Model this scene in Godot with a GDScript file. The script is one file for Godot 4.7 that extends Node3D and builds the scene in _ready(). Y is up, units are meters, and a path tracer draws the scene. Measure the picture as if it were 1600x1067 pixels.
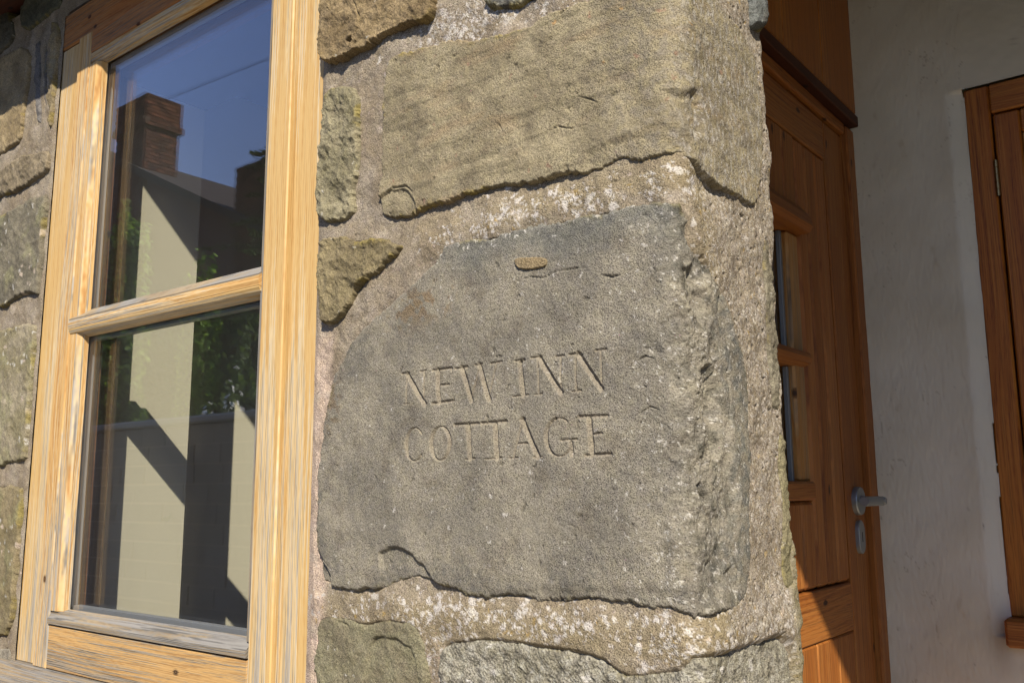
extends Node3D
# A corner of a stone cottage: an inscribed quoin stone between a weathered casement window and a porch with a plank door.

const SUN_TO := Vector3(0.82, 1.03, 1.0)      # direction towards the sun
const CORNER_R := 0.022                       # rounding of the wall's arris (unfolded half width)
const PIER := 0.25                            # depth of the return face
const REAR_R := 0.018

var n_warp := FastNoiseLite.new()
var n_lo := FastNoiseLite.new()
var n_mid := FastNoiseLite.new()
var n_hi := FastNoiseLite.new()
var n_ridge := FastNoiseLite.new()
var n_cell_v := FastNoiseLite.new()
var n_cell_d := FastNoiseLite.new()
var rng := RandomNumberGenerator.new()
var M := {}
var taken := {}

func _ready():
	rng.seed = 41
	make_camera()
	make_sky_and_sun()
	make_noise()
	make_materials()
	make_ground()
	make_stone_wall()
	make_roof_and_porch()
	make_room()
	make_window()
	make_door()
	make_porch_window()
	make_street()

func make_camera():
	var cam := Camera3D.new()
	cam.name = "camera"
	cam.fov = 41.0
	cam.near = 0.02
	cam.far = 900.0
	cam.position = Vector3(0.4691, 1.2000, 0.9095)
	var yaw := deg_to_rad(38.22)
	var pitch := deg_to_rad(9.3)
	cam.basis = Basis(Vector3.UP, yaw) * Basis(Vector3.RIGHT, pitch) * Basis(Vector3.BACK, deg_to_rad(-0.343))
	add_child(cam)
	cam.current = true

func make_sky_and_sun():
	var env := Environment.new()
	var sky := Sky.new()
	var sm := ProceduralSkyMaterial.new()
	sm.sky_top_color = Color(0.36, 0.48, 0.73)
	sm.sky_horizon_color = Color(0.74, 0.82, 0.92)
	sm.sky_curve = 0.16
	sm.ground_bottom_color = Color(0.20, 0.19, 0.17)
	sm.ground_horizon_color = Color(0.55, 0.58, 0.60)
	sm.sun_angle_max = 8.0
	sky.sky_material = sm
	env.background_mode = Environment.BG_SKY
	env.sky = sky
	env.background_energy_multiplier = 1.1
	env.tonemap_mode = Environment.TONE_MAPPER_LINEAR
	env.tonemap_exposure = 1.55
	env.sdfgi_enabled = true
	env.ssao_enabled = true
	env.ssil_enabled = true
	var we := WorldEnvironment.new()
	we.name = "world_environment"
	we.environment = env
	add_child(we)
	var sun := DirectionalLight3D.new()
	sun.name = "sun"
	sun.light_energy = 1.6
	sun.light_color = Color(1.0, 0.97, 0.915)
	sun.light_angular_distance = 0.5
	sun.shadow_enabled = true
	add_child(sun)
	sun.look_at_from_position(SUN_TO * 10.0, Vector3.ZERO, Vector3.UP)

# ---------------------------------------------------------------- naming
func numbered(called: String) -> String:
	var k: int = taken.get(called, 0)
	taken[called] = k + 1
	return called if k == 0 else "%s_%03d" % [called, k]

func thing(called: String, label: String, category: String, at := Vector3.ZERO, group := "") -> Node3D:
	var o := Node3D.new()
	o.name = numbered(called)
	o.position = at
	o.set_meta("label", label)
	o.set_meta("category", category)
	if group != "":
		o.set_meta("group", group)
	add_child(o)
	return o

func mesh_node(parent: Node, called: String, mesh: Mesh, mat: Material) -> MeshInstance3D:
	var mi := MeshInstance3D.new()
	if parent == self:
		mi.name = numbered(called)
	else:
		var counts: Dictionary = taken.get_or_add(parent.get_instance_id(), {})
		var k: int = counts.get(called, 0)
		counts[called] = k + 1
		mi.name = called if k == 0 else "%s_%03d" % [called, k]
	mi.mesh = mesh
	mi.material_override = mat
	parent.add_child(mi, true)
	return mi

func structure(called: String, mesh: Mesh, mat: Material) -> MeshInstance3D:
	var mi := mesh_node(self, called, mesh, mat)
	mi.set_meta("kind", "structure")
	return mi

# ---------------------------------------------------------------- noise and materials
func set_noise(n: FastNoiseLite, s: int, f: float, oct := 1):
	n.seed = s
	n.noise_type = FastNoiseLite.TYPE_SIMPLEX_SMOOTH if oct > 1 else FastNoiseLite.TYPE_SIMPLEX
	n.frequency = f
	n.fractal_type = FastNoiseLite.FRACTAL_FBM if oct > 1 else FastNoiseLite.FRACTAL_NONE
	n.fractal_octaves = oct

func make_noise():
	set_noise(n_warp, 3, 15.0, 5)
	set_noise(n_lo, 5, 9.0, 5)
	set_noise(n_mid, 7, 50.0, 4)
	set_noise(n_hi, 11, 260.0, 2)
	set_noise(n_ridge, 13, 16.0, 5)
	n_ridge.fractal_type = FastNoiseLite.FRACTAL_RIDGED
	for c in [n_cell_v, n_cell_d]:
		c.seed = 17
		c.noise_type = FastNoiseLite.TYPE_CELLULAR
		c.frequency = 1.0
		c.fractal_type = FastNoiseLite.FRACTAL_NONE
		c.cellular_jitter = 1.0
	n_cell_v.cellular_return_type = FastNoiseLite.RETURN_CELL_VALUE
	n_cell_d.cellular_return_type = FastNoiseLite.RETURN_DISTANCE

func lin(r: float, g: float, b: float) -> Color:
	return Color8(int(r), int(g), int(b)).srgb_to_linear()

func rgb(r: float, g: float, b: float) -> Color:
	return Color8(int(r), int(g), int(b))

func tex(data: PackedByteArray, w: int, h: int, f: int) -> ImageTexture:
	var im := Image.create_from_data(w, h, false, f, data)
	im.generate_mipmaps()
	return ImageTexture.create_from_image(im)

func noise_image(seed_: int, freq: float, w: int, h: int, oct: int) -> PackedByteArray:
	var n := FastNoiseLite.new()
	set_noise(n, seed_, freq, oct)
	var im := n.get_seamless_image(w, h, false, false, 0.15, true)
	im.convert(Image.FORMAT_L8)
	return im.get_data()

func grain_textures() -> Array:
	# sand grains: fine light and dark specks over a soft mottle; the relief follows the grains
	var s := 768
	var fine := noise_image(101, 0.33, s, s, 2)
	var mid := noise_image(102, 0.11, s, s, 3)
	var big := noise_image(103, 0.03, s, s, 3)
	var col := PackedByteArray()
	var hgt := PackedByteArray()
	col.resize(s * s * 3)
	hgt.resize(s * s)
	for i in s * s:
		var f: float = clampf((fine[i] / 255.0 - 0.5) * 1.5 + 0.5, 0.0, 1.0)
		var m: float = mid[i] / 255.0
		var b: float = big[i] / 255.0
		var v := 0.78 + (f - 0.5) * 1.05 + (m - 0.5) * 0.30 + (b - 0.5) * 0.12
		if f < 0.30 and m < 0.55:
			v -= 0.26
		v = clampf(v, 0.22, 1.0)
		var srgb := pow(v, 1.0 / 2.2) * 255.0
		col[i * 3] = int(srgb)
		col[i * 3 + 1] = int(srgb * (0.995 + (m - 0.5) * 0.02))
		col[i * 3 + 2] = int(clampf(srgb * (0.99 - (b - 0.5) * 0.06), 0.0, 255.0))
		hgt[i] = int(clampf(128.0 + (f - 0.5) * 190.0 + (m - 0.5) * 70.0, 0.0, 255.0))
	return [tex(col, s, s, Image.FORMAT_RGB8), tex(hgt, s, s, Image.FORMAT_L8)]

func wood_textures(seed_: int, base: Color, dark: Color, pale: Color, grey: Color, wear: float, greyness: float, foot := 0.0) -> Array:
	# U runs across the grain (one unit is 0.32 m), V along it (one unit is 1.6 m); foot adds wear towards the lower end
	var w := 512
	var h := 1024
	var a := FastNoiseLite.new()
	var b := FastNoiseLite.new()
	var c := FastNoiseLite.new()
	set_noise(a, seed_, 1.0, 4)
	set_noise(b, seed_ + 1, 1.0, 2)
	set_noise(c, seed_ + 2, 1.0, 1)
	var knots := []
	for k in 3:
		knots.append(Vector2(rng.randf_range(0.03, 0.29), rng.randf_range(0.05, 1.5)))
	var col := PackedByteArray()
	var hgt := PackedByteArray()
	col.resize(w * h * 3)
	hgt.resize(w * h)
	for y in h:
		var v := float(y) / h * 1.6
		var low := foot * smoothstep(0.9, 0.0, v)
		for x in w:
			var u := float(x) / w * 0.32
			var bend := b.get_noise_2d(u * 4.0, v * 1.3)
			var ring := sin(u * 380.0 + bend * 14.0)
			var streak := a.get_noise_2d(u * 200.0 + bend * 2.5, v * 0.7)
			var fibre := c.get_noise_2d(u * 480.0, v * 4.0)
			var broad := a.get_noise_2d(u * 16.0 + 40.0, v * 1.2)
			var fleck := c.get_noise_2d(u * 560.0 + 70.0, v * 34.0)
			var k := clampf(0.62 + ring * 0.10 + streak * 0.36 + fibre * 0.20 + fleck * 0.12, 0.0, 1.0)
			var p := dark.lerp(base, smoothstep(0.05, 0.70, k))
			var worn := smoothstep(0.66 - wear - low, 0.90 - wear - low, 0.5 + broad * 0.8 + streak * 0.50 + fibre * 0.14 + fleck * 0.07)
			p = p.lerp(pale, worn * clampf(0.6 + streak * 0.6, 0.0, 1.0))
			var silver := smoothstep(0.70 - greyness - low, 1.10 - greyness - low, 0.5 + broad * 0.55 + streak * 0.60 + fibre * 0.22 + fleck * 0.10)
			var g := grey.lerp(grey * 0.70, clampf(0.35 - streak * 1.1 - fibre * 0.6, 0.0, 1.0))
			p = p.lerp(g, silver * 0.9)
			var pore := smoothstep(0.42, 0.70, c.get_noise_2d(u * 460.0 + 9.0, v * 4.0)) * (0.4 + worn + silver)
			p = p * (1.0 - 0.13 * pore)
			for kn in knots:                    # a few small dark knots
				var q := Vector2((u - kn.x) / 0.004, (v - kn.y) / 0.008).length()
				if q < 2.0:
					p = p.lerp(dark * (0.55 + 0.2 * sin(q * 9.0)), smoothstep(1.3, 0.7, q + fibre * 0.3))
			var i := y * w + x
			col[i * 3] = int(clampf(p.r, 0.0, 1.0) * 255.0)
			col[i * 3 + 1] = int(clampf(p.g, 0.0, 1.0) * 255.0)
			col[i * 3 + 2] = int(clampf(p.b, 0.0, 1.0) * 255.0)
			hgt[i] = int(clampf(128.0 + streak * 90.0 * (0.3 + silver + worn * 0.5) + fibre * 40.0 * (0.3 + silver) - pore * 50.0, 0.0, 255.0))
	return [tex(col, w, h, Image.FORMAT_RGB8), tex(hgt, w, h, Image.FORMAT_L8)]

func wood(t: Array, tint: Color, rough: float, relief: float) -> StandardMaterial3D:
	var m := StandardMaterial3D.new()
	m.albedo_color = tint
	m.albedo_texture = t[0]
	m.roughness = rough
	m.metallic_specular = 0.4
	m.heightmap_enabled = true
	m.heightmap_texture = t[1]
	m.heightmap_scale = relief
	return m

func plain(c: Color, rough := 0.8, metal := 0.0) -> StandardMaterial3D:
	var m := StandardMaterial3D.new()
	m.albedo_color = c
	m.roughness = rough
	m.metallic = metal
	return m

func tinted(rough: float, grain: Array, scale: float, relief: float) -> StandardMaterial3D:
	var m := StandardMaterial3D.new()
	m.vertex_color_use_as_albedo = true
	m.roughness = rough
	m.metallic_specular = 0.25
	m.albedo_texture = grain[0]
	m.uv1_triplanar = true
	m.uv1_world_triplanar = true
	m.uv1_scale = Vector3.ONE * scale
	m.heightmap_enabled = true
	m.heightmap_texture = grain[1]
	m.heightmap_scale = relief
	return m

func smooth_tinted(rough: float) -> StandardMaterial3D:
	var m := StandardMaterial3D.new()
	m.vertex_color_use_as_albedo = true
	m.roughness = rough
	return m

func make_materials():
	var grain := grain_textures()
	M.stone = tinted(0.92, grain, 2.1, 0.11)
	M.mortar = tinted(0.96, grain, 1.9, 0.12)
	M.plaster = smooth_tinted(0.8)
	M.concrete = tinted(0.95, grain, 0.6, 0.3)
	var gold := wood_textures(201, rgb(190, 157, 102), rgb(168, 126, 70), rgb(202, 182, 146), rgb(158, 150, 138), 0.10, -0.08, 0.20)
	var worn := wood_textures(211, rgb(188, 150, 94), rgb(148, 102, 52), rgb(198, 178, 142), rgb(146, 140, 132), 0.20, 0.04, 0.16)
	var silver := wood_textures(221, rgb(146, 128, 100), rgb(104, 90, 72), rgb(158, 146, 126), rgb(128, 124, 118), 0.30, 0.48)
	var red := wood_textures(231, rgb(160, 106, 54), rgb(112, 66, 30), rgb(176, 126, 74), rgb(132, 96, 62), 0.14, -0.3)
	M.gold = wood(gold, Color.WHITE, 0.55, 0.05)
	M.worn = wood(worn, Color.WHITE, 0.8, 0.10)
	M.silver = wood(silver, Color.WHITE, 0.9, 0.12)
	M.brown = wood(red, rgb(225, 215, 195), 0.45, 0.03)
	M.door = wood(red, rgb(228, 208, 172), 0.5, 0.06)
	M.door_pale = wood(gold, rgb(225, 195, 160), 0.6, 0.05)
	M.frame_dark = wood(red, rgb(250, 224, 160), 0.45, 0.03)
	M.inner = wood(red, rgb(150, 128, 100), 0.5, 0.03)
	M.head = wood(worn, rgb(222, 176, 134), 0.7, 0.06)
	M.rail = wood(wood_textures(251, rgb(184, 146, 92), rgb(140, 104, 62), rgb(176, 152, 116), rgb(134, 124, 110), 0.22, 0.34), Color.WHITE, 0.85, 0.12)
	M.door_light = wood(red, rgb(244, 226, 200), 0.5, 0.06)
	M.frame_black = wood(red, rgb(110, 84, 70), 0.6, 0.03)
	var glass := StandardMaterial3D.new()
	glass.albedo_color = Color(0.5, 0.5, 0.48, 0.008)
	glass.transparency = BaseMaterial3D.TRANSPARENCY_ALPHA
	glass.roughness = 0.0
	glass.metallic_specular = 0.5
	M.glass = glass
	M.spacer = plain(rgb(120, 122, 122), 0.5, 0.3)
	M.gasket = plain(rgb(40, 42, 44), 0.7)
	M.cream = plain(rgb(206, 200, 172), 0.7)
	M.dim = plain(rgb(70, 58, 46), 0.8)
	M.steel = plain(rgb(150, 154, 154), 0.45, 0.75)
	M.black = plain(rgb(14, 13, 12), 0.8)
	M.brass = plain(rgb(150, 128, 88), 0.35, 1.0)
	M.brick = tinted(0.9, grain, 0.5, 0.2)
	M.tile = plain(rgb(58, 48, 40), 0.9)
	M.soot = plain(rgb(96, 84, 74), 0.95)
	M.wire = plain(rgb(30, 30, 30), 0.7)

# ---------------------------------------------------------------- carpentry
func put(st: SurfaceTool, p: Vector3, n: Vector3, uv: Vector2):
	st.set_normal(n)
	st.set_uv(uv)
	st.add_vertex(p)

func tri(st: SurfaceTool, a: Vector3, b: Vector3, c: Vector3, out: Vector3, ax: int, off: Vector2):
	var n := (b - a).cross(c - a)
	if n.length_squared() < 1e-16:
		return
	if n.dot(out) > 0.0:
		var t := b
		b = c
		c = t
	else:
		n = -n
	n = n.normalized()
	for p in [a, b, c]:
		put(st, p, n, grain_uv(p, ax, off))

func grain_uv(p: Vector3, ax: int, off: Vector2) -> Vector2:
	var across := p[(ax + 1) % 3] * 1.0 + p[(ax + 2) % 3] * 0.83
	return Vector2(across / 0.32 + off.x, p[ax] / 1.6 + off.y)

func plank_mesh(lo: Vector3, hi: Vector3, ax: int, ch: float) -> ArrayMesh:
	# a board with its arrises taken off: 44 triangles
	var st := SurfaceTool.new()
	st.begin(Mesh.PRIMITIVE_TRIANGLES)
	var off := Vector2(0.04 + rng.randf() * 0.3, 0.01 + rng.randf() * 0.04) - grain_uv(lo, ax, Vector2.ZERO)
	var c := (lo + hi) * 0.5
	var h := (hi - lo) * 0.5
	ch = minf(ch, minf(h.x, minf(h.y, h.z)) * 0.8)
	var corner := func(sx, sy, sz, face): # corner of the box pulled in on the two axes other than face
		var s := Vector3(sx, sy, sz)
		var p := c
		for k in 3:
			p[k] += s[k] * (h[k] - (0.0 if k == face else ch))
		return p
	for k in 3:
		var a := (k + 1) % 3
		var b := (k + 2) % 3
		for s in [-1, 1]:
			var q := []
			for e in [[-1, -1], [1, -1], [1, 1], [-1, 1]]:
				var g := Vector3.ZERO
				g[k] = s
				g[a] = e[0]
				g[b] = e[1]
				q.append(corner.call(g.x, g.y, g.z, k))
			var out := Vector3.ZERO
			out[k] = s
			tri(st, q[0], q[1], q[2], out, ax, off)
			tri(st, q[0], q[2], q[3], out, ax, off)
		for sa in [-1, 1]:
			for sb in [-1, 1]:
				var e0 := Vector3.ZERO
				e0[a] = sa
				e0[b] = sb
				var e1 := e0
				e0[k] = -1
				e1[k] = 1
				var p0: Vector3 = corner.call(e0.x, e0.y, e0.z, a)
				var p1: Vector3 = corner.call(e1.x, e1.y, e1.z, a)
				var p2: Vector3 = corner.call(e1.x, e1.y, e1.z, b)
				var p3: Vector3 = corner.call(e0.x, e0.y, e0.z, b)
				var out2 := Vector3.ZERO
				out2[a] = sa
				out2[b] = sb
				tri(st, p0, p1, p2, out2, ax, off)
				tri(st, p0, p2, p3, out2, ax, off)
	for sx in [-1, 1]:
		for sy in [-1, 1]:
			for sz in [-1, 1]:
				tri(st, corner.call(sx, sy, sz, 0), corner.call(sx, sy, sz, 1), corner.call(sx, sy, sz, 2), Vector3(sx, sy, sz), ax, off)
	return st.commit()

func plank(parent: Node, called: String, lo: Vector3, hi: Vector3, ax: int, mat: Material, ch := 0.002) -> MeshInstance3D:
	return mesh_node(parent, called, plank_mesh(lo, hi, ax, ch), mat)

func bar(parent: Node, called: String, prof: Array, ax: int, from: float, to: float, mat: Material) -> MeshInstance3D:
	# a convex moulding swept along an axis; prof holds the other two coordinates, in the order of the axes after ax
	var st := SurfaceTool.new()
	st.begin(Mesh.PRIMITIVE_TRIANGLES)
	var low := Vector3.ZERO
	low[ax] = minf(from, to)
	low[(ax + 1) % 3] = prof[0].x
	low[(ax + 2) % 3] = prof[0].y
	var off := Vector2(0.2 + rng.randf() * 0.4, 0.01 + rng.randf() * 0.04) - grain_uv(low, ax, Vector2.ZERO)
	var mid := Vector2.ZERO
	for p in prof:
		mid += p
	mid /= prof.size()
	var at := func(p: Vector2, t: float) -> Vector3:
		var v := Vector3.ZERO
		v[ax] = t
		v[(ax + 1) % 3] = p.x
		v[(ax + 2) % 3] = p.y
		return v
	for i in prof.size():
		var p: Vector2 = prof[i]
		var q: Vector2 = prof[(i + 1) % prof.size()]
		var out: Vector3 = at.call((p + q) * 0.5 - mid, 0.0)
		tri(st, at.call(p, from), at.call(q, from), at.call(q, to), out, ax, off)
		tri(st, at.call(p, from), at.call(q, to), at.call(p, to), out, ax, off)
		for e in [[from, -1.0], [to, 1.0]]:
			var o2 := Vector3.ZERO
			o2[ax] = e[1] * signf(to - from)
			tri(st, at.call(mid, e[0]), at.call(p, e[0]), at.call(q, e[0]), o2, ax, off)
	return mesh_node(parent, called, st.commit(), mat)

func tube(parent: Node, called: String, a: Vector3, b: Vector3, prof: Array, mat: Material, sides := 32) -> MeshInstance3D:
	# a turned piece: prof holds (share of the way from a to b, radius)
	var st := SurfaceTool.new()
	st.begin(Mesh.PRIMITIVE_TRIANGLES)
	st.set_smooth_group(-1)
	var d := (b - a).normalized()
	var u := d.cross(Vector3.UP if absf(d.y) < 0.9 else Vector3.RIGHT).normalized()
	var w := d.cross(u)
	for i in prof.size() - 1:
		for k in sides:
			var q := []
			for e in [[i, k], [i + 1, k], [i + 1, k + 1], [i, k + 1]]:
				var t: float = TAU * e[1] / sides
				var pr: Vector2 = prof[e[0]]
				q.append(a + (b - a) * pr.x + (u * cos(t) + w * sin(t)) * pr.y)
			var tm := TAU * (k + 0.5) / sides
			var dr: float = prof[i + 1].y - prof[i].y
			var dl: float = (prof[i + 1].x - prof[i].x) * (b - a).length()
			var out := (u * cos(tm) + w * sin(tm)) * dl - d * dr
			tri(st, q[0], q[1], q[2], out, 1, Vector2.ZERO)
			tri(st, q[0], q[2], q[3], out, 1, Vector2.ZERO)
	return mesh_node(parent, called, st.commit(), mat)

# ---------------------------------------------------------------- masonry
func base_point(u: float, v: float) -> Vector3:
	# the wall unrolled: u < 0 is the front, then the arris, the return face and the rear arris
	if u <= -CORNER_R:
		return Vector3(u, v, 0.0)
	if u < CORNER_R:
		var t := (u + CORNER_R) / (2.0 * CORNER_R) * PI * 0.5
		return Vector3(-CORNER_R + CORNER_R * sin(t), v, -CORNER_R + CORNER_R * cos(t))
	if u <= PIER - REAR_R:
		return Vector3(0.0, v, -u)
	if u < PIER + REAR_R:
		var t2 := (u - PIER + REAR_R) / (2.0 * REAR_R) * PI * 0.5
		return Vector3(-REAR_R + REAR_R * cos(t2), v, -(PIER - REAR_R) - REAR_R * sin(t2))
	return Vector3(-(u - PIER), v, -PIER)

func base_normal(u: float) -> Vector3:
	if u <= -CORNER_R:
		return Vector3(0, 0, 1)
	if u < CORNER_R:
		var t := (u + CORNER_R) / (2.0 * CORNER_R) * PI * 0.5
		return Vector3(sin(t), 0, cos(t))
	if u <= PIER - REAR_R:
		return Vector3(1, 0, 0)
	if u < PIER + REAR_R:
		var t2 := (u - PIER + REAR_R) / (2.0 * REAR_R) * PI * 0.5
		return Vector3(cos(t2), 0, -sin(t2))
	return Vector3(0, 0, -1)

func points(a: Array) -> PackedVector2Array:
	var o := PackedVector2Array()
	for i in range(0, a.size(), 2):
		o.append(Vector2(a[i], a[i + 1]))
	return o

func rounded(p: PackedVector2Array) -> PackedVector2Array:
	var o := PackedVector2Array()
	for i in p.size():
		var q := p[(i + 1) % p.size()]
		o.append(p[i].lerp(q, 0.25))
		o.append(p[i].lerp(q, 0.75))
	return o

func inside_by(p: Vector2, poly: PackedVector2Array) -> float:
	var d := 1e9
	for i in poly.size():
		d = minf(d, p.distance_squared_to(Geometry2D.get_closest_point_to_segment(p, poly[i], poly[(i + 1) % poly.size()])))
	d = sqrt(d)
	return d if Geometry2D.is_point_in_polygon(p, poly) else -d

func bounds(poly: PackedVector2Array) -> Rect2:
	var r := Rect2(poly[0], Vector2.ZERO)
	for p in poly:
		r = r.expand(p)
	return r

class Field:                                   # distances to an outline on a coarse lattice
	var r: Rect2
	var s: float
	var nx: int
	var ny: int
	var d := PackedFloat32Array()
	func at(x: float, y: float) -> float:
		var fx := (x - r.position.x) / s
		var fy := (y - r.position.y) / s
		if fx < 0.0 or fy < 0.0 or fx >= nx - 1 or fy >= ny - 1:
			return -0.02
		var i := int(fx)
		var j := int(fy)
		fx -= i
		fy -= j
		var k := j * nx + i
		return lerpf(lerpf(d[k], d[k + 1], fx), lerpf(d[k + nx], d[k + nx + 1], fx), fy)

func field(poly: PackedVector2Array, s: float) -> Field:
	var f := Field.new()
	f.r = bounds(poly).grow(0.016)
	f.s = s
	f.nx = int(ceil(f.r.size.x / s)) + 1
	f.ny = int(ceil(f.r.size.y / s)) + 1
	f.d.resize(f.nx * f.ny)
	for j in f.ny:
		for i in f.nx:
			f.d[j * f.nx + i] = inside_by(f.r.position + Vector2(i, j) * s, poly)
	return f

func lines(a: float, b: float, s: float, fa: float, fb: float, fs: float) -> PackedFloat32Array:
	var o := PackedFloat32Array()
	var x := a
	while x < b:
		o.append(x)
		x += fs if x > fa and x < fb else s
	o.append(b)
	return o

func spots(u: float, v: float, freq: float, share: float, size: float) -> float:
	# round flecks, one in some of the cells; share is how many cells have one
	var x := (u + 0.0018 * n_hi.get_noise_2d(u, v) + 0.006 * n_mid.get_noise_2d(u + 5.0, v)) * freq
	var y := (v + 0.0018 * n_hi.get_noise_2d(u + 3.0, v) + 0.006 * n_mid.get_noise_2d(u, v + 5.0)) * freq
	var c := n_cell_v.get_noise_2d(x, y) * 0.5 + 0.5
	if c > share:
		return 0.0
	var r := size * (0.45 + 0.55 * c / maxf(share, 0.001))
	return 1.0 - smoothstep(r - 0.14, r + 0.02, n_cell_d.get_noise_2d(x, y) + 1.0)

func carve(feats: Array, us: PackedFloat32Array, vs: PackedFloat32Array, tint: PackedFloat32Array) -> PackedFloat32Array:
	# cuts, cracks and flakes, as heights to add on the lattice
	var nx := us.size()
	var ny := vs.size()
	var out := PackedFloat32Array()
	out.resize(nx * ny)
	var cut := PackedFloat32Array()
	cut.resize(nx * ny)
	for f in feats:
		if f[0] == "cut":                       # a v-shaped groove: ax, ay, bx, by, half width at a, half width at b, slope
			var a := Vector2(f[1], f[2])
			var b := Vector2(f[3], f[4])
			var w: float = maxf(f[5], f[6])
			var r := Rect2(a, Vector2.ZERO).expand(b).grow(w + 0.001)
			var i0 := us.bsearch(r.position.x)
			var i1 := mini(us.bsearch(r.end.x), nx - 1)
			var j0 := vs.bsearch(r.position.y)
			var j1 := mini(vs.bsearch(r.end.y), ny - 1)
			var ab := b - a
			var l2 := maxf(ab.length_squared(), 1e-10)
			for j in range(j0, j1 + 1):
				for i in range(i0, i1 + 1):
					var p := Vector2(us[i], vs[j])
					var t := clampf((p - a).dot(ab) / l2, 0.0, 1.0)
					var depth: float = (lerpf(f[5], f[6], t) - p.distance_to(a + ab * t)) * f[7]
					if depth > cut[j * nx + i]:
						cut[j * nx + i] = depth
						if f.size() > 8:
							tint[j * nx + i] = depth
		else:                                   # "flake": outline, height added inside, softness of the edge
			var poly := points(f[1])
			var r2 := bounds(poly).grow(0.01)
			var k0 := us.bsearch(r2.position.x)
			var k1 := mini(us.bsearch(r2.end.x), nx - 1)
			var m0 := vs.bsearch(r2.position.y)
			var m1 := mini(vs.bsearch(r2.end.y), ny - 1)
			for j in range(m0, m1 + 1):
				for i in range(k0, k1 + 1):
					var q := Vector2(us[i], vs[j])
					q += 0.004 * Vector2(n_warp.get_noise_2d(q.x * 2.0, q.y * 2.0), n_warp.get_noise_2d(q.x * 2.0 + 7.0, q.y * 2.0))
					out[j * nx + i] += f[2] * smoothstep(0.0, f[3], inside_by(q, poly))
	for k in nx * ny:
		out[k] -= cut[k]
	return out

func mix_to(c: Color, r: float, g: float, b: float, t: float) -> Color:
	return c.lerp(lin(r, g, b), clampf(t, 0.0, 1.0))

func blob(u: float, v: float, cu: float, cv: float, ru: float, rv: float) -> float:
	var a := (u - cu) / ru
	var b := (v - cv) / rv
	return exp(-(a * a + b * b))

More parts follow.
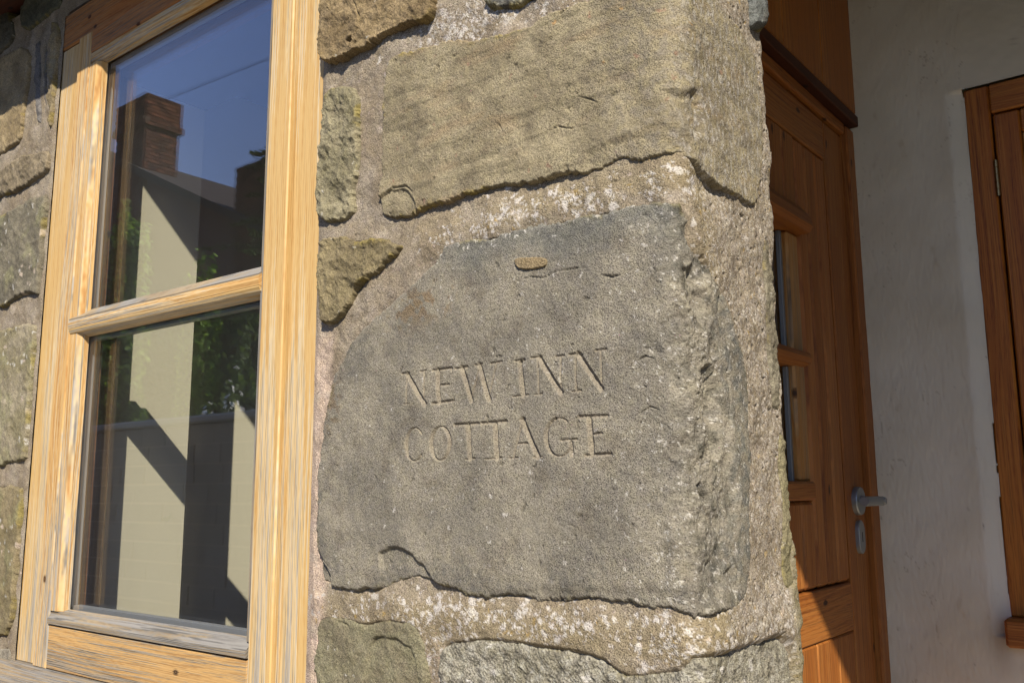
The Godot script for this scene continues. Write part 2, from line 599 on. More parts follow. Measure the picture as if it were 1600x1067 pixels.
func stone_color(u: float, v: float, d: float, o: Dictionary) -> Color:
	var lo := n_lo.get_noise_2d(u + o.seed, v)
	var mid := n_mid.get_noise_2d(u, v + o.seed)
	var hi := n_hi.get_noise_2d(u, v)
	var c: Color = o.a.lerp(o.b, clampf(0.5 + lo * 1.9 + mid * 0.6, 0.0, 1.0))
	var bed: float = o.get("bed", 0.0)
	if bed > 0.0:
		var t: float = v - u * o.get("dip", 0.15)
		var s := n_mid.get_noise_2d(u * 0.10 + 3.0, t * 1.1) + 0.4 * mid
		c = c.lerp(c * 0.62, bed * smoothstep(0.08, 0.55, s))
		c = c.lerp(lin(165, 135, 88), bed * 0.6 * smoothstep(0.12, 0.6, n_lo.get_noise_2d(u * 0.6 + 9.0, t * 2.0)))
	c *= 1.0 + 0.16 * mid + 0.28 * hi
	var pit := spots(u + 20.0, v, 85.0, 0.05, 0.30)
	c *= 1.0 - 0.35 * pit
	c = mix_to(c, 98, 84, 66, 0.32 * smoothstep(0.15, 0.55, n_lo.get_noise_2d(u * 1.7 + 50.0, v * 1.7 + sin(o.seed))))
	match o.kind:
		"name":
			c = mix_to(c, 120, 121, 112, 0.55 * smoothstep(1.475, 1.52, v + 0.02 * lo) * smoothstep(-0.42, -0.30, u))
			c = mix_to(c, 146, 118, 74, 0.9 * smoothstep(-0.05, 0.35, mid + 0.6 * lo) * (blob(u, v, -0.44, 1.455, 0.05, 0.03) + blob(u, v, -0.575, 1.33, 0.02, 0.05) + blob(u, v, -0.37, 1.46, 0.05, 0.025)))
			c = mix_to(c, 112, 116, 110, 0.6 * smoothstep(0.02, 0.10, u + 0.03 * lo) * smoothstep(-0.2, 0.3, mid))
			c = mix_to(c, 96, 94, 86, 0.55 * smoothstep(0.05, 0.45, mid + lo * 0.6) * smoothstep(0.10, -0.01, d))
			var crag := exp(-pow((u - 0.035) / 0.05, 2.0)) * smoothstep(1.06, 1.12, v)
			c = mix_to(c, 70, 70, 60, 0.75 * crag * smoothstep(0.10, 0.45, n_mid.get_noise_2d(u * 0.55 + 14.0, v * 0.40)))
			c = mix_to(c, 160, 148, 122, 0.5 * crag * smoothstep(0.10, 0.45, n_mid.get_noise_2d(u * 0.6 + 24.0, v * 0.5)))
			var share := 0.012 + 0.09 * smoothstep(-0.12, 0.02, u) + 0.03 * blob(u, v, -0.2, 1.36, 0.2, 0.03)
			c = mix_to(c, 196, 188, 172, 0.85 * spots(u, v, 150.0, share, 0.42))
			c = mix_to(c, 200, 194, 180, 0.8 * spots(u + 4.0, v, 300.0, share * 1.6, 0.44))
			c = mix_to(c, 210, 204, 190, 0.8 * spots(u + 7.0, v, 210.0, 0.5 * blob(u, v, -0.33, 1.532, 0.09, 0.012), 0.55))
		"upper":
			var turn := smoothstep(-0.02, 0.03, u)
			c = mix_to(c, 138, 128, 112, 0.5 * smoothstep(-0.16, 0.0, u) * smoothstep(-0.2, 0.3, mid))
			c = mix_to(c, 176, 168, 152, turn * 0.8 * smoothstep(0.05, 0.5, n_mid.get_noise_2d(u * 2.4, v * 0.8 + 4.0)))
			c = mix_to(c, 196, 188, 176, turn * 0.85 * spots(u * 1.5, v, 200.0, 0.30, 0.42))
			c = mix_to(c, 186, 140, 62, 0.9 * spots(u + 2.0, v, 90.0, 0.05 * blob(u, v, -0.08, 1.74, 0.12, 0.07), 0.4))
			c = mix_to(c, 160, 118, 88, 0.8 * spots(u + 6.0, v, 60.0, 0.05, 0.28))
		"granular":
			c = mix_to(c, 172, 168, 150, 0.8 * smoothstep(0.0, 0.6, mid + 0.6 * hi))
			c = mix_to(c, 84, 80, 68, 0.7 * smoothstep(0.12, 0.55, -mid - 0.5 * hi))
			c = mix_to(c, 200, 194, 182, 0.85 * spots(u, v, 70.0, 0.08, 0.42))
		"lichen":
			c = mix_to(c, 200, 178, 152, 0.9 * spots(u, v, 60.0, 0.30 * blob(u, v, -1.62, 1.69, 0.07, 0.03) + 0.02, 0.5))
			c = mix_to(c, 205, 200, 186, 0.9 * spots(u + 3.0, v * 0.7, 80.0, 0.16 * smoothstep(0.0, 0.4, lo + 0.2), 0.4))
			c = mix_to(c, 150, 146, 88, 0.5 * smoothstep(0.1, 0.5, n_lo.get_noise_2d(u + 13.0, v)))
		_:
			c = mix_to(c, 196, 190, 174, 0.8 * spots(u, v, 140.0, 0.012, 0.35))
	# ochre and yellow lichen keep to the edges
	c = c.lerp(Color(c.get_luminance(), c.get_luminance(), c.get_luminance()) * Color(1.03, 1.0, 0.95), 0.30) * 0.96
	c = mix_to(c, 158, 140, 62, o.get("yellow", 0.5) * smoothstep(0.012, 0.002, d) * smoothstep(0.15, 0.5, lo + 0.5 * mid))
	c.a = 1.0
	return c

func build_stone(parent: Node, outline: Array, o: Dictionary, feats := [], fine := Rect2()) -> MeshInstance3D:
	var poly := rounded(points(outline))
	var step: float = o.get("step", 0.0014)
	var f := field(poly, maxf(0.004, step))
	o.field = f
	var r := bounds(poly).grow(0.008)
	var fs: float = o.get("fine_step", step)
	var us := lines(r.position.x, r.end.x, step, fine.position.x, fine.end.x, fs)
	var vs := lines(r.position.y, r.end.y, step, fine.position.y, fine.end.y, fs)
	var nx := us.size()
	var ny := vs.size()
	var tint := PackedFloat32Array()
	tint.resize(nx * ny)
	var extra := carve(feats, us, vs, tint)
	var pos := PackedVector3Array()
	var col := PackedColorArray()
	var use := PackedByteArray()
	pos.resize(nx * ny)
	col.resize(nx * ny)
	use.resize(nx * ny)
	var high: float = o.high
	var edge: float = o.get("edge", 0.009)
	var a1: float = o.get("lump", 0.004)
	var a2: float = o.get("rough", 0.0016)
	var a3: float = o.get("fine", 0.0005)
	var wob: float = o.get("wobble", 0.006)
	var sd: float = o.seed
	var ragged: float = o.get("ragged", 1.0)
	var ridge: float = o.get("ridge", 0.0)
	var tilt: Vector2 = o.get("tilt", Vector2.ZERO)
	var mid_p := r.get_center()
	var broken: float = o.get("broken", 0.0)
	for j in ny:
		var v := vs[j]
		for i in nx:
			var u := us[i]
			var k := j * nx + i
			var wu := u + wob * n_warp.get_noise_2d(u + sd, v)
			var wv := v + wob * n_warp.get_noise_2d(u, v + sd)
			var d := f.at(wu, wv)
			if d < -0.006:
				continue
			d += ragged * (0.0016 * n_hi.get_noise_2d(u * 0.5, v * 0.5) + 0.0024 * n_mid.get_noise_2d(u * 1.5, v * 1.5 + sd))
			var h := -0.014
			var mid := n_mid.get_noise_2d(u + sd, v)
			if d > 0.0:
				var e := clampf(d / edge, 0.0, 1.0)
				var prof := sqrt(1.0 - (1.0 - e) * (1.0 - e))
				h += (high + 0.014) * prof
				h += prof * (a1 * n_lo.get_noise_2d(u * 1.4 + sd, v * 1.4) + a2 * mid + a3 * n_hi.get_noise_2d(u, v))
				h -= prof * 0.0012 * spots(u + 20.0, v, 85.0, 0.05, 0.30)
				h += prof * tilt.dot(Vector2(u, v) - mid_p)
				if ridge > 0.0:
					h += prof * ridge * (n_ridge.get_noise_2d(u + sd, v) - 0.3)
				if broken > 0.0:
					var near := exp(-pow((u - 0.022) / 0.045, 2.0)) * smoothstep(1.06, 1.14, v)
					h -= prof * broken * near * (0.9 + 0.7 * n_lo.get_noise_2d(u * 1.2 + 2.0, v * 0.8))
					h += prof * near * broken * (0.20 * n_mid.get_noise_2d(u * 0.9 + 4.0, v * 0.7) + 0.10 * n_hi.get_noise_2d(u * 0.5, v * 0.5) + 0.28 * (n_ridge.get_noise_2d(u * 1.9 + 6.0, v * 1.3) - 0.2))
			else:
				h += d
			h += extra[k]
			pos[k] = base_point(u, v) + base_normal(u) * h
			col[k] = stone_color(u, v, d, o)
			if tint[k] > 0.0:               # the cut faces are smoother, dusty and paler
				col[k] = col[k].lerp(lin(150, 137, 117), 0.4 * smoothstep(0.0, 0.0012, tint[k]))
			use[k] = 1
	return mesh_node(parent, "stone", lattice(pos, col, use, nx, ny), M.stone)

func lattice(pos: PackedVector3Array, col: PackedColorArray, use: PackedByteArray, nx: int, ny: int) -> ArrayMesh:
	var nor := PackedVector3Array()
	nor.resize(nx * ny)
	var idx := PackedInt32Array()
	for j in ny:
		for i in nx:
			var k := j * nx + i
			if use[k] == 0:
				continue
			var l := k - 1 if i > 0 and use[k - 1] == 1 else k
			var rr := k + 1 if i < nx - 1 and use[k + 1] == 1 else k
			var dn := k - nx if j > 0 and use[k - nx] == 1 else k
			var up := k + nx if j < ny - 1 and use[k + nx] == 1 else k
			var n := (pos[rr] - pos[l]).cross(pos[up] - pos[dn])
			nor[k] = n.normalized() if n.length_squared() > 1e-18 else Vector3(0, 0, 1)
			if i < nx - 1 and j < ny - 1 and use[k + 1] == 1 and use[k + nx] == 1 and use[k + nx + 1] == 1:
				idx.append_array([k, k + nx, k + 1, k + 1, k + nx, k + nx + 1])
	var remap := PackedInt32Array()
	remap.resize(nx * ny)
	var p2 := PackedVector3Array()
	var n2 := PackedVector3Array()
	var c2 := PackedColorArray()
	for k in nx * ny:
		if use[k] == 1:
			remap[k] = p2.size()
			p2.append(pos[k])
			n2.append(nor[k])
			c2.append(col[k])
	for k in idx.size():
		idx[k] = remap[idx[k]]
	var arr := []
	arr.resize(Mesh.ARRAY_MAX)
	arr[Mesh.ARRAY_VERTEX] = p2
	arr[Mesh.ARRAY_NORMAL] = n2
	arr[Mesh.ARRAY_COLOR] = c2
	arr[Mesh.ARRAY_INDEX] = idx
	var m := ArrayMesh.new()
	m.add_surface_from_arrays(Mesh.PRIMITIVE_TRIANGLES, arr)
	return m

func mortar_color(u: float, v: float, h: float) -> Color:
	var lo := n_lo.get_noise_2d(u + 21.0, v)
	var mid := n_mid.get_noise_2d(u, v + 21.0)
	var hi := n_hi.get_noise_2d(u + 1.0, v)
	var c := lin(164, 149, 125).lerp(lin(150, 132, 104), clampf(0.5 + lo * 1.2 + mid * 0.4, 0.0, 1.0))
	if u > -1.0:
		# the band over and under the inscribed stone has gone ochre; the joint beside the frame is clean and pink
		var band := blob(u, v, -0.12, 1.56, 0.30, 0.028) + blob(u, v, -0.22, 1.035, 0.6, 0.035) + smoothstep(0.0, 0.05, u)
		c = mix_to(c, 154, 136, 96, 0.8 * band * (1.0 - 0.5 * smoothstep(0.1, 0.3, u)))
		c = mix_to(c, 152, 136, 112, 0.8 * smoothstep(0.03, 0.09, u))
		c = mix_to(c, 206, 178, 152, 0.9 * smoothstep(-0.575, -0.60, u + 0.006 * mid) * smoothstep(1.47, 1.40, v))
		var share := 0.55 * blob(u, v, -0.20, 1.557, 0.10, 0.022) + 0.42 * blob(u, v, -0.31, 1.548, 0.06, 0.018) + 0.35 * blob(u, v, -0.03, 1.55, 0.08, 0.02)
		share += 1.1 * blob(u, v, -0.25, 1.858, 0.15, 0.030) + 0.40 * blob(u, v, -0.40, 1.858, 0.04, 0.015)
		share += 0.40 * blob(u, v, -0.25, 1.045, 0.55, 0.03) + 0.3 * blob(u, v, -0.37, 0.98, 0.02, 0.06)
		share += 0.34 * smoothstep(-0.01, 0.06, u)
		share *= clampf(0.8 + 1.6 * lo + 0.5 * mid, 0.1, 1.6)
		var s1 := spots(u, v, 72.0, share * 0.60, 0.60)
		var s2 := spots(u + 4.0, v, 125.0, share * 0.8, 0.60)
		var s3 := spots(u + 8.0, v, 260.0, share * 0.7, 0.55)
		var fine_side := smoothstep(0.02, 0.06, u) * smoothstep(1.02, 1.08, v)
		var s4 := spots(u + 12.0, v, 400.0, 0.34, 0.55) * fine_side
		c = mix_to(c, 208, 199, 186, 0.92 * maxf(maxf(s1, s2) * (1.0 - 0.75 * fine_side), maxf(s3 * 0.85, s4 * 0.8)))
		c = mix_to(c, 210, 182, 150, 0.9 * spots(u + 6.0, v, 34.0, 0.10 * band * smoothstep(1.1, 1.0, v), 0.32))
		c = mix_to(c, 176, 142, 54, 0.8 * spots(u + 9.0, v, 120.0, 0.04 * band, 0.45))
		var side := smoothstep(0.03, 0.08, u)
		c = mix_to(c, 184, 174, 158, side * 0.55 * smoothstep(0.05, 0.5, n_mid.get_noise_2d(u * 2.2, v * 1.1 + 8.0)))
		c = mix_to(c, 92, 82, 68, side * 0.5 * smoothstep(0.25, 0.6, n_mid.get_noise_2d(u * 1.6 + 3.0, v * 1.2)))
		c = mix_to(c, 138, 126, 78, 0.7 * smoothstep(0.215, 0.235, u) * smoothstep(1.28, 1.2, v))
	c = mix_to(c, 206, 184, 168, 0.6 * spots(u + 3.0, v, 260.0, 0.05, 0.4))
	c = mix_to(c, 112, 96, 74, 0.45 * smoothstep(0.18, 0.6, n_lo.get_noise_2d(u * 1.5 + 33.0, v * 1.5)))
	c = mix_to(c, 192, 176, 152, 0.5 * smoothstep(0.20, 0.6, n_lo.get_noise_2d(u * 1.2 + 61.0, v * 2.0)))
	c = mix_to(c, 84, 72, 58, 0.7 * spots(u + 14.0, v, 150.0, 0.03, 0.35))
	c = c.lerp(Color(c.get_luminance(), c.get_luminance(), c.get_luminance()) * Color(1.04, 1.0, 0.94), 0.25) * 0.94
	c *= 1.0 + 0.10 * mid + 0.18 * hi
	c.a = 1.0
	return c

func build_mortar(parent: Node, r: Rect2, step: float, fields: Array, amp := 1.0) -> MeshInstance3D:
	var us := lines(r.position.x, r.end.x, step, 1.0, 0.0, step)
	var vs := lines(r.position.y, r.end.y, step, 1.0, 0.0, step)
	var nx := us.size()
	var ny := vs.size()
	var pos := PackedVector3Array()
	var col := PackedColorArray()
	var use := PackedByteArray()
	pos.resize(nx * ny)
	col.resize(nx * ny)
	use.resize(nx * ny)
	use.fill(1)
	var under := PackedFloat32Array()
	under.resize(nx * ny)
	for f in fields:                            # nothing is laid under the middle of a stone
		var i0: int = us.bsearch(f.r.position.x)
		var i1: int = mini(us.bsearch(f.r.end.x), nx)
		var j0: int = vs.bsearch(f.r.position.y)
		var j1: int = mini(vs.bsearch(f.r.end.y), ny)
		for j in range(j0, j1):
			for i in range(i0, i1):
				var d: float = f.at(us[i], vs[j])
				if d > 0.020:
					use[j * nx + i] = 0
				elif d > under[j * nx + i]:
					under[j * nx + i] = d
	for j in ny:
		var v := vs[j]
		for i in nx:
			var k := j * nx + i
			if use[k] == 0:
				continue
			var u := us[i]
			var mid := n_mid.get_noise_2d(u + 31.0, v)
			var h := 0.006 + amp * (0.0050 * n_lo.get_noise_2d(u * 1.3, v * 1.3) + 0.0008 * mid + 0.0004 * n_hi.get_noise_2d(u, v))
			if u > -0.7:
				h += 0.006 * blob(u, v, -0.1, 1.55, 0.35, 0.03) + 0.007 * blob(u, v, -0.15, 1.04, 0.6, 0.03)
				h += 0.004 * smoothstep(0.0, 0.06, u) - 0.010 * blob(u, v, 0.06, 1.555, 0.07, 0.03)
				h += 0.010 * smoothstep(0.19, 0.25, u) * smoothstep(1.3, 1.05, v + 0.05 * n_lo.get_noise_2d(u, v))
				h += 0.005 * n_warp.get_noise_2d(0.4, v * 0.5) * smoothstep(0.20, 0.25, u)
				h -= 0.004 * smoothstep(0.35, 0.6, n_mid.get_noise_2d(u * 1.4 + 3.0, v * 1.2)) * smoothstep(0.0, 0.06, u)
				var lip := u + 0.634 + 0.0025 * n_warp.get_noise_2d(3.0, v)
				h = minf(h, 0.0015 + maxf(lip, 0.0) * 0.35)
				h = maxf(h, 0.001 - maxf(lip, 0.0) * 2.0)
			elif u > -1.6:
				var lip2 := -1.553 + 0.003 * n_warp.get_noise_2d(7.0, v) - u
				h = minf(h, 0.002 + maxf(lip2, 0.0) * 0.4)
				h = maxf(h, 0.001 - maxf(lip2, 0.0) * 2.0)
			h -= maxf(under[k] - 0.004, 0.0) * 1.1
			pos[k] = base_point(u, v) + base_normal(u) * h
			col[k] = mortar_color(u, v, h)
	return mesh_node(parent, "mortar", lattice(pos, col, use, nx, ny), M.mortar)

func make_stone_wall():
	var wall := thing("stone_wall", "rough sandstone cottage wall with a big inscribed corner stone and lichened mortar", "wall")
	# solid core behind the facing
	for b in [[Vector3(-0.62, 0.0, -0.225), Vector3(-0.025, 2.36, -0.02)], [Vector3(-4.0, 0.0, -0.338), Vector3(-1.565, 2.36, -0.02)], [Vector3(-1.56, 0.0, -0.29), Vector3(-0.62, 0.80, -0.02)], [Vector3(-1.56, 2.30, -0.29), Vector3(-0.62, 2.36, -0.02)]]:
		plank(wall, "wall_core", b[0], b[1], 1, plain(rgb(150, 135, 110), 0.9))
	var face := {
		"ochre_top": [-0.629, 2.062, -0.629, 1.948, -0.627, 1.898, -0.615, 1.873, -0.564, 1.873, -0.506, 1.873, -0.462, 1.882, -0.424, 1.881, -0.383, 1.870, -0.373, 1.891, -0.376, 1.984],
		"rough_left": [-0.616, 1.837, -0.570, 1.834, -0.539, 1.817, -0.536, 1.770, -0.530, 1.717, -0.534, 1.677, -0.546, 1.649, -0.541, 1.613, -0.570, 1.608, -0.599, 1.609, -0.624, 1.619, -0.634, 1.668, -0.633, 1.731, -0.629, 1.784, -0.621, 1.814],
		"olive_wedge": [-0.616, 1.587, -0.569, 1.588, -0.547, 1.577, -0.484, 1.568, -0.442, 1.553, -0.434, 1.542, -0.470, 1.522, -0.510, 1.505, -0.539, 1.485, -0.550, 1.462, -0.578, 1.448, -0.603, 1.449, -0.614, 1.490, -0.623, 1.542, -0.623, 1.572],
		"upper_block": [-0.477, 1.835, -0.444, 1.845, -0.391, 1.840, -0.335, 1.830, -0.277, 1.815, -0.232, 1.807, -0.189, 1.810, -0.159, 1.814, -0.124, 1.810, -0.091, 1.807, -0.036, 1.797, 0.015, 1.794, 0.054, 1.827, 0.091, 1.810, 0.118, 1.802, 0.147, 1.798, 0.176, 1.790, 0.209, 1.773, 0.217, 1.716, 0.213, 1.651, 0.197, 1.594, 0.184, 1.564, 0.151, 1.558, 0.117, 1.558, 0.073, 1.563, 0.032, 1.570, 0.000, 1.578, 0.005, 1.582, -0.010, 1.580, -0.043, 1.583, -0.078, 1.588, -0.115, 1.583, -0.162, 1.587, -0.203, 1.588, -0.244, 1.591, -0.299, 1.596, -0.346, 1.595, -0.382, 1.593, -0.419, 1.588, -0.445, 1.587, -0.469, 1.594, -0.483, 1.610, -0.486, 1.636, -0.482, 1.695, -0.482, 1.765],
		"name": [-0.597, 1.075, -0.606, 1.116, -0.610, 1.208, -0.601, 1.274, -0.590, 1.340, -0.575, 1.378, -0.542, 1.422, -0.501, 1.446, -0.462, 1.465, -0.418, 1.486, -0.387, 1.505, -0.369, 1.520, -0.357, 1.536, -0.322, 1.537, -0.277, 1.532, -0.224, 1.533, -0.183, 1.533, -0.135, 1.532, -0.089, 1.533, -0.045, 1.530, -0.011, 1.527, 0.005, 1.525, 0.003, 1.522, 0.021, 1.505, 0.028, 1.480, 0.050, 1.461, 0.065, 1.441, 0.089, 1.422, 0.103, 1.393, 0.126, 1.365, 0.132, 1.326, 0.131, 1.249, 0.122, 1.174, 0.112, 1.116, 0.104, 1.081, 0.082, 1.068, 0.041, 1.065, -0.004, 1.062, -0.004, 1.065, -0.029, 1.070, -0.060, 1.073, -0.093, 1.074, -0.118, 1.077, -0.144, 1.069, -0.180, 1.068, -0.238, 1.068, -0.288, 1.069, -0.320, 1.070, -0.353, 1.075, -0.387, 1.084, -0.423, 1.085, -0.447, 1.072, -0.471, 1.064, -0.523, 1.061, -0.563, 1.065, -0.591, 1.066],
		"lower_left": [-0.606, 1.018, -0.589, 1.027, -0.535, 1.028, -0.508, 1.024, -0.458, 1.034, -0.410, 1.033, -0.392, 1.021, -0.384, 0.994, -0.380, 0.958, -0.376, 0.901, -0.603, 0.868, -0.609, 0.954],
		"lower_right": [-0.353, 1.013, -0.320, 1.020, -0.268, 1.027, -0.209, 1.026, -0.145, 1.025, -0.111, 1.021, -0.094, 1.009, -0.074, 1.004, -0.046, 1.011, -0.015, 1.020, -0.015, 1.034, 0.030, 1.034, 0.095, 1.033, 0.168, 1.035, 0.215, 1.029, 0.236, 1.000, 0.243, 0.963, 0.242, 0.901, -0.023, 0.945, -0.018, 0.938, -0.351, 0.897, -0.372, 0.964, -0.368, 0.996],
		"small_top": [-0.290, 1.872, -0.279, 1.855, -0.243, 1.841, -0.210, 1.839, -0.177, 1.838, -0.232, 1.879, -0.282, 1.888],
		"grey_knob": [0.193, 1.855, 0.194, 1.827, 0.201, 1.815, 0.240, 1.830, 0.255, 1.863, 0.258, 1.923, 0.198, 1.895],
		"edge_upper": [0.201, 1.535, 0.227, 1.529, 0.240, 1.464, 0.244, 1.370, 0.241, 1.298, 0.207, 1.296, 0.201, 1.365, 0.197, 1.439],
		"edge_lower": [0.226, 1.283, 0.260, 1.253, 0.257, 1.171, 0.245, 1.108, 0.247, 1.076, 0.213, 1.070, 0.204, 1.110, 0.217, 1.188, 0.215, 1.252],
		"patch": [-0.231, 1.493, -0.222, 1.494, -0.178, 1.487, -0.176, 1.477, -0.183, 1.472, -0.221, 1.476, -0.230, 1.483],
	}
	var side := {
		"dark_corner": [-2.245, 2.555, -1.944, 2.484, -1.832, 2.383, -1.810, 2.319, -1.852, 2.295, -2.191, 2.319],
		"dark_upper": [-1.792, 2.411, -1.682, 2.405, -1.573, 2.381, -1.572, 2.316, -1.635, 2.319, -1.725, 2.307, -1.784, 2.332],
		"long_shaded": [-2.184, 2.289, -1.870, 2.293, -1.734, 2.280, -1.705, 2.231, -1.708, 2.167, -1.716, 2.121, -1.718, 2.057, -1.723, 2.030, -1.783, 2.022, -1.817, 2.017, -2.122, 2.016],
		"slate": [-1.693, 2.273, -1.663, 2.273, -1.651, 2.158, -1.623, 2.048, -1.638, 2.044, -1.665, 2.075, -1.687, 2.161, -1.696, 2.253],
		"slate2": [-1.652, 2.263, -1.631, 2.272, -1.618, 2.156, -1.604, 2.051, -1.616, 2.046, -1.642, 2.163],
		"upright": [-1.614, 2.302, -1.566, 2.275, -1.563, 2.169, -1.566, 2.093, -1.563, 2.014, -1.586, 2.033, -1.603, 2.120, -1.609, 2.217],
		"slanted": [-2.112, 1.974, -1.809, 1.976, -1.709, 1.990, -1.611, 1.978, -1.563, 1.967, -1.566, 1.930, -1.563, 1.921, -1.615, 1.910, -1.694, 1.901, -1.796, 1.906, -2.098, 1.914],
		"grey_broad": [-2.089, 1.874, -1.786, 1.855, -1.672, 1.869, -1.568, 1.867, -1.563, 1.861, -1.566, 1.784, -1.563, 1.682, -1.566, 1.624, -1.569, 1.633, -1.647, 1.641, -1.742, 1.623, -2.031, 1.623],
		"lichen_block": [-2.016, 1.557, -1.733, 1.577, -1.635, 1.575, -1.566, 1.572, -1.563, 1.515, -1.566, 1.405, -1.563, 1.296, -1.566, 1.269, -1.611, 1.268, -1.672, 1.261, -1.944, 1.241],
		"olive_low": [-1.933, 1.196, -1.665, 1.222, -1.571, 1.216, -1.566, 1.202, -1.563, 1.097, -1.566, 1.007, -1.563, 0.936, -1.603, 0.899, -1.856, 0.859],
		"foot": [-1.850, 0.832, -1.600, 0.884, -1.563, 0.891, -1.566, 0.828, -1.563, 0.752, -1.820, 0.703],
	}
	var cuts := []
	var letters := [
		[-0.4208, 1.3597, -0.4215, 1.3197, 0.0014, 0.0014],
		[-0.4202, 1.3603, -0.3861, 1.3168, 0.0036, 0.0036],
		[-0.3884, 1.3622, -0.3867, 1.3175, 0.0014, 0.0014],
		[-0.4303, 1.3615, -0.4173, 1.3613, 0.0016, 0.0022],
		[-0.3947, 1.3615, -0.3847, 1.3623, 0.0016, 0.0016],
		[-0.4259, 1.3189, -0.4157, 1.3191, 0.0010, 0.0010],
		[-0.3642, 1.3611, -0.3610, 1.3169, 0.0036, 0.0036],
		[-0.3726, 1.3614, -0.3373, 1.3615, 0.0020, 0.0020],
		[-0.3601, 1.3401, -0.3428, 1.3402, 0.0017, 0.0017],
		[-0.3721, 1.3164, -0.3343, 1.3180, 0.0022, 0.0020],
		[-0.3381, 1.3619, -0.3373, 1.3578, 0.0016, 0.0010],
		[-0.3346, 1.3212, -0.3343, 1.3180, 0.0010, 0.0016],
		[-0.3196, 1.3599, -0.3031, 1.3161, 0.0036, 0.0036],
		[-0.3031, 1.3161, -0.2892, 1.3596, 0.0014, 0.0014],
		[-0.2900, 1.3617, -0.2734, 1.3161, 0.0036, 0.0036],
		[-0.2734, 1.3161, -0.2612, 1.3611, 0.0014, 0.0014],
		[-0.3308, 1.3597, -0.3108, 1.3607, 0.0016, 0.0022],
		[-0.2964, 1.3615, -0.2861, 1.3621, 0.0016, 0.0020],
		[-0.2708, 1.3615, -0.2532, 1.3623, 0.0016, 0.0016],
		[-0.2227, 1.3595, -0.2190, 1.3176, 0.0036, 0.0036],
		[-0.2307, 1.3610, -0.2162, 1.3612, 0.0016, 0.0022],
		[-0.2351, 1.3165, -0.2112, 1.3171, 0.0012, 0.0016],
		[-0.1950, 1.3603, -0.1946, 1.3171, 0.0014, 0.0014],
		[-0.1931, 1.3615, -0.1612, 1.3164, 0.0036, 0.0036],
		[-0.1611, 1.3603, -0.1607, 1.3165, 0.0014, 0.0014],
		[-0.2053, 1.3624, -0.1908, 1.3626, 0.0016, 0.0022],
		[-0.1683, 1.3608, -0.1562, 1.3607, 0.0016, 0.0016],
		[-0.2007, 1.3164, -0.1900, 1.3166, 0.0010, 0.0016],
		[-0.1389, 1.3600, -0.1387, 1.3175, 0.0014, 0.0014],
		[-0.1356, 1.3606, -0.1039, 1.3168, 0.0036, 0.0036],
		[-0.1032, 1.3614, -0.1035, 1.3171, 0.0014, 0.0014],
		[-0.1477, 1.3610, -0.1327, 1.3611, 0.0016, 0.0022],
		[-0.1097, 1.3621, -0.0956, 1.3626, 0.0016, 0.0016],
		[-0.1450, 1.3163, -0.1328, 1.3167, 0.0010, 0.0016],
		[-0.3088, 1.2849, -0.3061, 1.2413, 0.0036, 0.0036],
		[-0.3325, 1.2859, -0.2912, 1.2856, 0.0022, 0.0022],
		[-0.3325, 1.2859, -0.3325, 1.2827, 0.0016, 0.0010],
		[-0.3139, 1.2404, -0.2984, 1.2415, 0.0010, 0.0016],
		[-0.2635, 1.2847, -0.2607, 1.2409, 0.0036, 0.0036],
		[-0.2861, 1.2856, -0.2463, 1.2863, 0.0022, 0.0022],
		[-0.2861, 1.2856, -0.2856, 1.2825, 0.0016, 0.0010],
		[-0.2799, 1.2399, -0.2539, 1.2409, 0.0010, 0.0016],
		[-0.2194, 1.2856, -0.2345, 1.2406, 0.0014, 0.0014],
		[-0.2194, 1.2868, -0.1966, 1.2408, 0.0036, 0.0036],
		[-0.2287, 1.2574, -0.2131, 1.2576, 0.0016, 0.0016],
		[-0.2403, 1.2400, -0.2269, 1.2408, 0.0010, 0.0010],
		[-0.2028, 1.2401, -0.1897, 1.2408, 0.0016, 0.0010],
		[-0.2222, 1.2869, -0.2163, 1.2870, 0.0020, 0.0020],
		[-0.1475, 1.2573, -0.1465, 1.2413, 0.0029, 0.0029],
		[-0.1618, 1.2591, -0.1392, 1.2597, 0.0016, 0.0016],
		[-0.1207, 1.2837, -0.1188, 1.2408, 0.0036, 0.0036],
		[-0.1357, 1.2858, -0.0964, 1.2849, 0.0022, 0.0020],
		[-0.1178, 1.2643, -0.1044, 1.2650, 0.0018, 0.0018],
		[-0.1285, 1.2402, -0.0927, 1.2411, 0.0020, 0.0022],
		[-0.0968, 1.2851, -0.0965, 1.2816, 0.0016, 0.0010],
		[-0.0930, 1.2440, -0.0927, 1.2411, 0.0010, 0.0016],
	]
	for q in letters:
		cuts.append(["cut", q[0], q[1], q[2], q[3], q[4] * 1.28 + (0.0 if q[4] > 0.0025 else 0.0002), q[5] * 1.28 + (0.0 if q[5] > 0.0025 else 0.0002), 1.03, true])
	# round letters: centre, radii, from, to (degrees), heavy to the left and right
	for q in [[-0.4042, 1.2629, 0.0165, 0.0222, 40.0, 318.0], [-0.3572, 1.2627, 0.0168, 0.0222, 0.0, 360.0], [-0.1645, 1.2630, 0.0192, 0.0228, 52.0, 322.0]]:
		var last := Vector2.ZERO
		for k in 41:
			var t := deg_to_rad(lerpf(q[4], q[5], k / 40.0))
			var p := Vector2(q[0] + q[2] * cos(t), q[1] + q[3] * sin(t))
			var hw := 0.0016 + 0.0027 * pow(absf(cos(t)), 1.3) * (1.0 if cos(t) < 0.0 or q[5] == 360.0 else 0.4)
			if k > 0:
				cuts.append(["cut", last.x, last.y, p.x, p.y, hw, hw, 1.03, true])
			last = p
